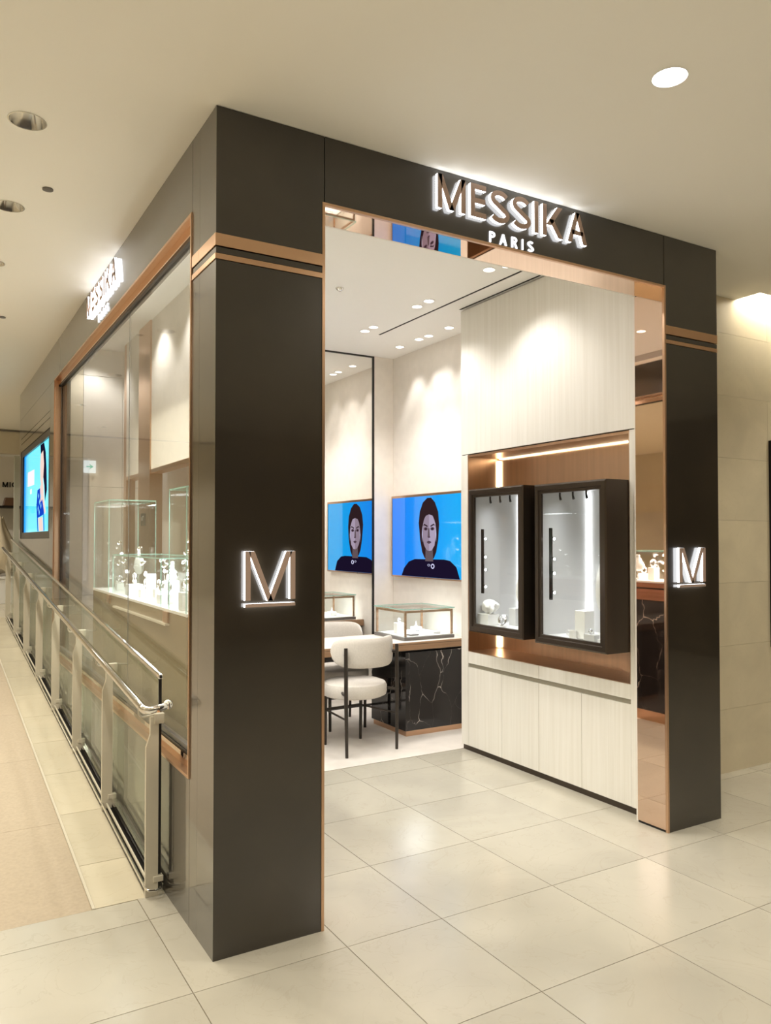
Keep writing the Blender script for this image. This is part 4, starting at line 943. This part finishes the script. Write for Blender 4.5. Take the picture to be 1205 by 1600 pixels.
# ================================================================= CHAIRS
def chair(lab):
    t = thing('dining_chair', (0, 0, 0), lab, 'chair', 'ivory chairs at the desk')
    R = 0.245
    MB().lathe((0, 0.03, 0.385), [(0.01, 0), (R - 0.03, 0.0), (R - 0.006, 0.012), (R, 0.035), (R, 0.075), (R - 0.012, 0.098), (R - 0.05, 0.112), (0.01, 0.118)], 48).build('seat', M_fabric, t, smooth=True)
    # curved backrest
    vs = []; fs = []; n = 36; A = radians(72); Rb = 0.266
    sec = 14
    for i in range(n + 1):
        u = i / n * 2 - 1; a = u * A; e = max(0.02, (1 - abs(u) ** 5.5)) ** 0.5
        hh = 0.108 * e; tt = 0.026 * max(0.25, e)
        cx_, cy2 = Rb * sin(a), -Rb * cos(a)
        for j in range(sec):
            b = 2 * pi * j / sec
            dr_ = tt * abs(cos(b)) ** 0.6 * (1 if cos(b) > 0 else -1); dz_ = hh * abs(sin(b)) ** 0.6 * (1 if sin(b) > 0 else -1)
            vs.append(((Rb + dr_) * sin(a), -(Rb + dr_) * cos(a) + 0.03, 0.728 + dz_ + 0.012 * u * u))
    for i in range(n):
        for j in range(sec): fs.append((i * sec + j, (i + 1) * sec + j, (i + 1) * sec + (j + 1) % sec, i * sec + (j + 1) % sec))
    fs.append(tuple(reversed(range(sec)))); fs.append(tuple(n * sec + j for j in range(sec)))
    MB().add(vs, [tuple(reversed(f_)) for f_ in fs]).build('backrest', M_fabric, t, smooth=True)
    for s_ in (-1, 1):
        MB().tube([(s_ * 0.217, -0.215, 0.0), (s_ * 0.222, -0.212, 0.40), (s_ * 0.222, -0.208, 0.775)], [0.011, 0.0145, 0.0135], 12).build('leg', M_leg, t, smooth=True)
        MB().tube([(s_ * 0.158, 0.19, 0.0), (s_ * 0.160, 0.185, 0.385)], [0.011, 0.0145], 12).build('leg', M_leg, t, smooth=True)
        MB().tube([(s_ * 0.222, -0.21, 0.44), (s_ * 0.216, -0.17, 0.44), (s_ * 0.19, -0.11, 0.44)], 0.011, 8).build('seat_bracket', M_leg, t, smooth=True)
        MB().tube([(s_ * 0.222, -0.205, 0.72), (s_ * 0.200, -0.165, 0.72)], 0.012, 8).build('back_bracket', M_leg, t, smooth=True)
    MB().tube([(-0.157, 0.19, 0.265), (0.157, 0.19, 0.265)], 0.0105, 8).build('stretcher', M_leg, t, smooth=True)
    for s_ in (-1, 1):
        MB().tube([(s_ * 0.157, 0.19, 0.265), (s_ * 0.218, -0.213, 0.265)], 0.0075, 8).build('stretcher', M_leg, t, smooth=True)
    return t
ch1 = chair('ivory upholstered chair with dark legs in front of the desk, its back to the camera')
ch2 = copy_tree(ch1)
tag(ch2, 'ivory chair behind the desk, only its back and seat showing past the near chair')
ch1.location = (1.872, 2.345, 0.0016); ch1.rotation_euler = (0, 0, radians(4))
ch2.location = (2.075, 3.045, 0.0016); ch2.rotation_euler = (0, 0, radians(178))

# ================================================================= WINDOW COUNTER WITH VITRINES
CY0, CY1, CX0, CX1, CT = 0.87, 3.24, 0.150, 0.498, 1.195
ct = thing('window_counter', (0.32, 2.05, 0), 'long dark window counter with a white tray top behind the side window', 'counter')
bx('plinth', M_copper, ct, CX0 + 0.03, CX1, CY0 + 0.02, CY1 - 0.02, 0.0, 0.085)
bx('body', M_bronze, ct, CX0 + 0.012, CX1 - 0.004, CY0 + 0.01, CY1 - 0.01, 0.086, 1.03)
bx('front_panel', pbr('tan_metal_front', (0.30, 0.23, 0.14), 0.25, 0.3), ct, CX0 + 0.002, CX0 + 0.0115, CY0, CY1, 0.086, 1.1795)
bx('marble_back', M_bmarble, ct, CX1 - 0.004, CX1, CY0 + 0.01, CY1 - 0.01, 0.086, 1.03)
bx('drawer_band', M_redwood, ct, CX0 + 0.012, CX1 + 0.004, CY0, CY1, 1.031, 1.125); bx('shadow_line', M_dark, ct, CX0 + 0.012, CX1 - 0.002, CY0 + 0.005, CY1 - 0.005, 1.1255, 1.137)
bx('drawer_band', M_redwood, ct, CX0 + 0.012, CX1 + 0.004, CY0, CY1, 1.1375, 1.180)
bx('tray_top', M_white, ct, CX0, CX1 + 0.006, CY0 - 0.002, CY1 + 0.002, 1.1805, CT)
for yy in (1.22, 2.66): bx('copper_foot', M_copper, ct, CX0 - 0.008, CX0 + 0.0015, yy - 0.045, yy + 0.045, 1.125, 1.180)
bx('ledge', M_satin, ct, CX0 - 0.02, CX0 + 0.0015, 1.17, 2.45, 1.112, 1.122)
def vitrine(y0, y1, z1, lab):
    x0, x1, z0, g = CX0 + 0.004, CX1 - 0.03, CT + 0.0005, 0.006
    t = thing('glass_vitrine', ((x0 + x1) / 2, (y0 + y1) / 2, z0), lab, 'vitrine', 'glass vitrines on the window counter')
    bx('glass_pane', M_vit, t, x0, x0 + g, y0, y1, z0, z1); bx('glass_pane', M_vit, t, x1 - g, x1, y0, y1, z0, z1)
    bx('glass_pane', M_vit, t, x0 + g, x1 - g, y0, y0 + g, z0, z1); bx('glass_pane', M_vit, t, x0 + g, x1 - g, y1 - g, y1, z0, z1)
    bx('glass_top', M_vit, t, x0, x1, y0, y1, z1, z1 + 0.006)
    f = MB(); e_ = 0.002
    for a in (x0, x1): f.box(a - e_, a + e_, y0, y1, z1 + 0.001, z1 + 0.008)
    for b in (y0, y1): f.box(x0, x1, b - e_, b + e_, z1 + 0.001, z1 + 0.008)
    for a in (x0, x1):
        for b in (y0, y1): f.box(a - e_, a + e_, b - e_, b + e_, z0, z1)
    f.build('glass_edge', M_edge, t)
    lamp('AREA', ((x0 + x1) / 2, (y0 + y1) / 2, z1 - 0.01), 8.0 * (y1 - y0), (0.95, 0.97, 1.0), t, aim=((x0 + x1) / 2, (y0 + y1) / 2, 0), shape='RECTANGLE', size=0.2, size_y=(y1 - y0) * 0.8).rotation_euler = (0, 0, 0)
    return t
vitrine(2.70, 3.22, 1.815, 'tall glass vitrine at the far end of the window counter')
vitrine(1.345, 2.56, 1.445, 'low wide glass vitrine in the middle of the window counter')
vitrine(0.885, 1.19, 1.80, 'tall glass vitrine nearest the dark corner pillar')

def spot_tree(x, y, z0, h, n, lab, grp='jewellery spotlights in the window'):
    t = thing('jewellery_spotlight', (x, y, z0), lab, 'spotlight', grp)
    MB().lathe((x, y, z0), [(0.020, 0), (0.020, 0.004), (0.004, 0.006)], 16).build('foot', M_chrome, t, smooth=True)
    MB().tube([(x, y, z0 + 0.004), (x, y, z0 + h)], 0.0025, 6).build('stem', M_chrome, t, smooth=True)
    for k in range(n):
        z = z0 + h - 0.004 - k * min(0.075, h * 0.28); s_ = 1 if k % 2 else -1
        hd = MB().tube([(x, y, z), (x - 0.006, y - 0.022 * s_, z + 0.004), (x - 0.012, y - 0.044 * s_, z - 0.006)], [0.004, 0.008, 0.011], 8).build('lamp_head', M_chrome, t, smooth=True)
        MB().ball((x - 0.013, y - 0.047 * s_, z - 0.008), 0.009, 8, 6).build('lamp_bulb', M_spark, hd, smooth=True)
CTZ = CT + 0.0005
for (x, y, h, n, lab) in ((0.30, 2.98, 0.34, 3, 'slim jewellery spotlight stand in the farthest tall vitrine'), (0.40, 2.80, 0.30, 2, 'shorter jewellery spotlight stand at the front of the farthest vitrine'),
                          (0.22, 2.45, 0.22, 3, 'spotlight stand at the far left of the low vitrine'), (0.40, 2.20, 0.23, 2, 'spotlight stand at the back left of the low vitrine'),
                          (0.22, 1.95, 0.22, 2, 'spotlight stand in the middle front of the low vitrine'), (0.40, 1.70, 0.23, 3, 'spotlight stand at the back right of the low vitrine'),
                          (0.22, 1.45, 0.22, 2, 'spotlight stand at the near right end of the low vitrine'), (0.30, 1.27, 0.36, 3, 'spotlight stand standing between the low and the nearest tall vitrine'),
                          (0.36, 1.11, 0.38, 4, 'tall spotlight stand in the nearest vitrine by the pillar'), (0.20, 0.965, 0.30, 3, 'short spotlight stand beside the pillar end of the window counter')):
    spot_tree(x, y, CTZ, h, n, lab)
blocks = [(0.26, 2.86, .05, .05, .05, 'square white block in the farthest vitrine'), (0.24, 2.33, .09, .10, .07, 'wide white block at the far end of the low vitrine'), (0.36, 2.40, .06, .06, .13, 'tall white block behind the wide one at the far end of the low vitrine'),
          (0.25, 2.08, .07, .08, .05, 'low white block in the left middle of the low vitrine'), (0.36, 1.88, .07, .07, .11, 'tall white block in the centre of the low vitrine'), (0.25, 1.76, .06, .07, .07, 'white block right of the centre of the low vitrine'),
          (0.24, 1.58, .08, .09, .05, 'low white block toward the near end of the low vitrine'), (0.37, 1.50, .07, .07, .12, 'tall white block at the near back corner of the low vitrine'), (0.22, 1.08, .08, .07, .09, 'white block at the front of the nearest vitrine'), (0.42, 1.00, .07, .07, .24, 'tallest white column in the nearest vitrine')]
for (x, y, a, b, h, lab) in blocks:
    single(MB().box(x - a / 2, x + a / 2, y - b / 2, y + b / 2, CTZ, CTZ + h), 'display_block', M_white, lab, 'block', 'white blocks on the window counter', bevel=0.003)
for (bi, R, r, lab, nm) in ((1, 0.030, 0.006, 'silver bangle standing on the wide far block of the low vitrine', 'bangle'), (3, 0.026, 0.005, 'silver bangle on the low left middle block of the low vitrine', 'bangle'), (4, 0.030, 0.006, 'silver bangle on the tall centre block of the low vitrine', 'bangle'),
                            (5, 0.020, 0.006, 'thick silver ring on the block right of centre in the low vitrine', 'ring'), (6, 0.030, 0.007, 'silver bangle on the low near block of the low vitrine', 'bangle'), (8, 0.030, 0.006, 'silver bangle on the front block of the nearest vitrine', 'bangle'), (0, 0.022, 0.005, 'silver ring on the square block in the farthest vitrine', 'ring')):
    x, y, a, b, h, _ = blocks[bi]
    ring_obj((x, y, CTZ + h + R + r), R, r, 'bangle' if nm == 'bangle' else 'finger_ring', M_silver, lab, nm, axis='x' if bi % 2 else 'y')
def bust(x, y, h, lab):
    t = thing('necklace_bust', (x, y, CTZ), lab, 'bust', 'white necklace busts in the window')
    MB().lathe((x, y, CTZ), [(0.032, 0), (0.032, 0.006), (0.006, 0.010), (0.006, h * 0.35)], 16).build('foot', M_chrome, t, smooth=True)
    vs = []; fs = []; pr = [(0.02, .35), (0.062, .42), (0.075, .55), (0.062, .68), (0.026, .80), (0.022, .93), (0.024, 1.0)]
    for r_, u in pr:
        for k in range(20): a = 2 * pi * k / 20; vs.append((x + r_ * 0.45 * cos(a), y + r_ * sin(a), CTZ + h * u))
    for i in range(len(pr) - 1):
        for k in range(20): fs.append((i * 20 + k, i * 20 + (k + 1) % 20, (i + 1) * 20 + (k + 1) % 20, (i + 1) * 20 + k))
    fs.append(tuple(reversed(range(20)))); fs.append(tuple((len(pr) - 1) * 20 + k for k in range(20)))
    MB().add(vs, fs).build('torso', M_white, t, smooth=True)
    ring_obj((x - 0.012, y, CTZ + h * 0.72), 0.036, 0.002, 'necklace', M_silver, None, None, axis='x', parent=t)
bust(0.42, 2.98, 0.30, 'white necklace bust in the farthest tall vitrine')
bust(0.40, 2.02, 0.22, 'short white necklace bust at the back of the low vitrine')
bust(0.31, 0.985, 0.40, 'tall white necklace bust nearest the dark corner pillar')
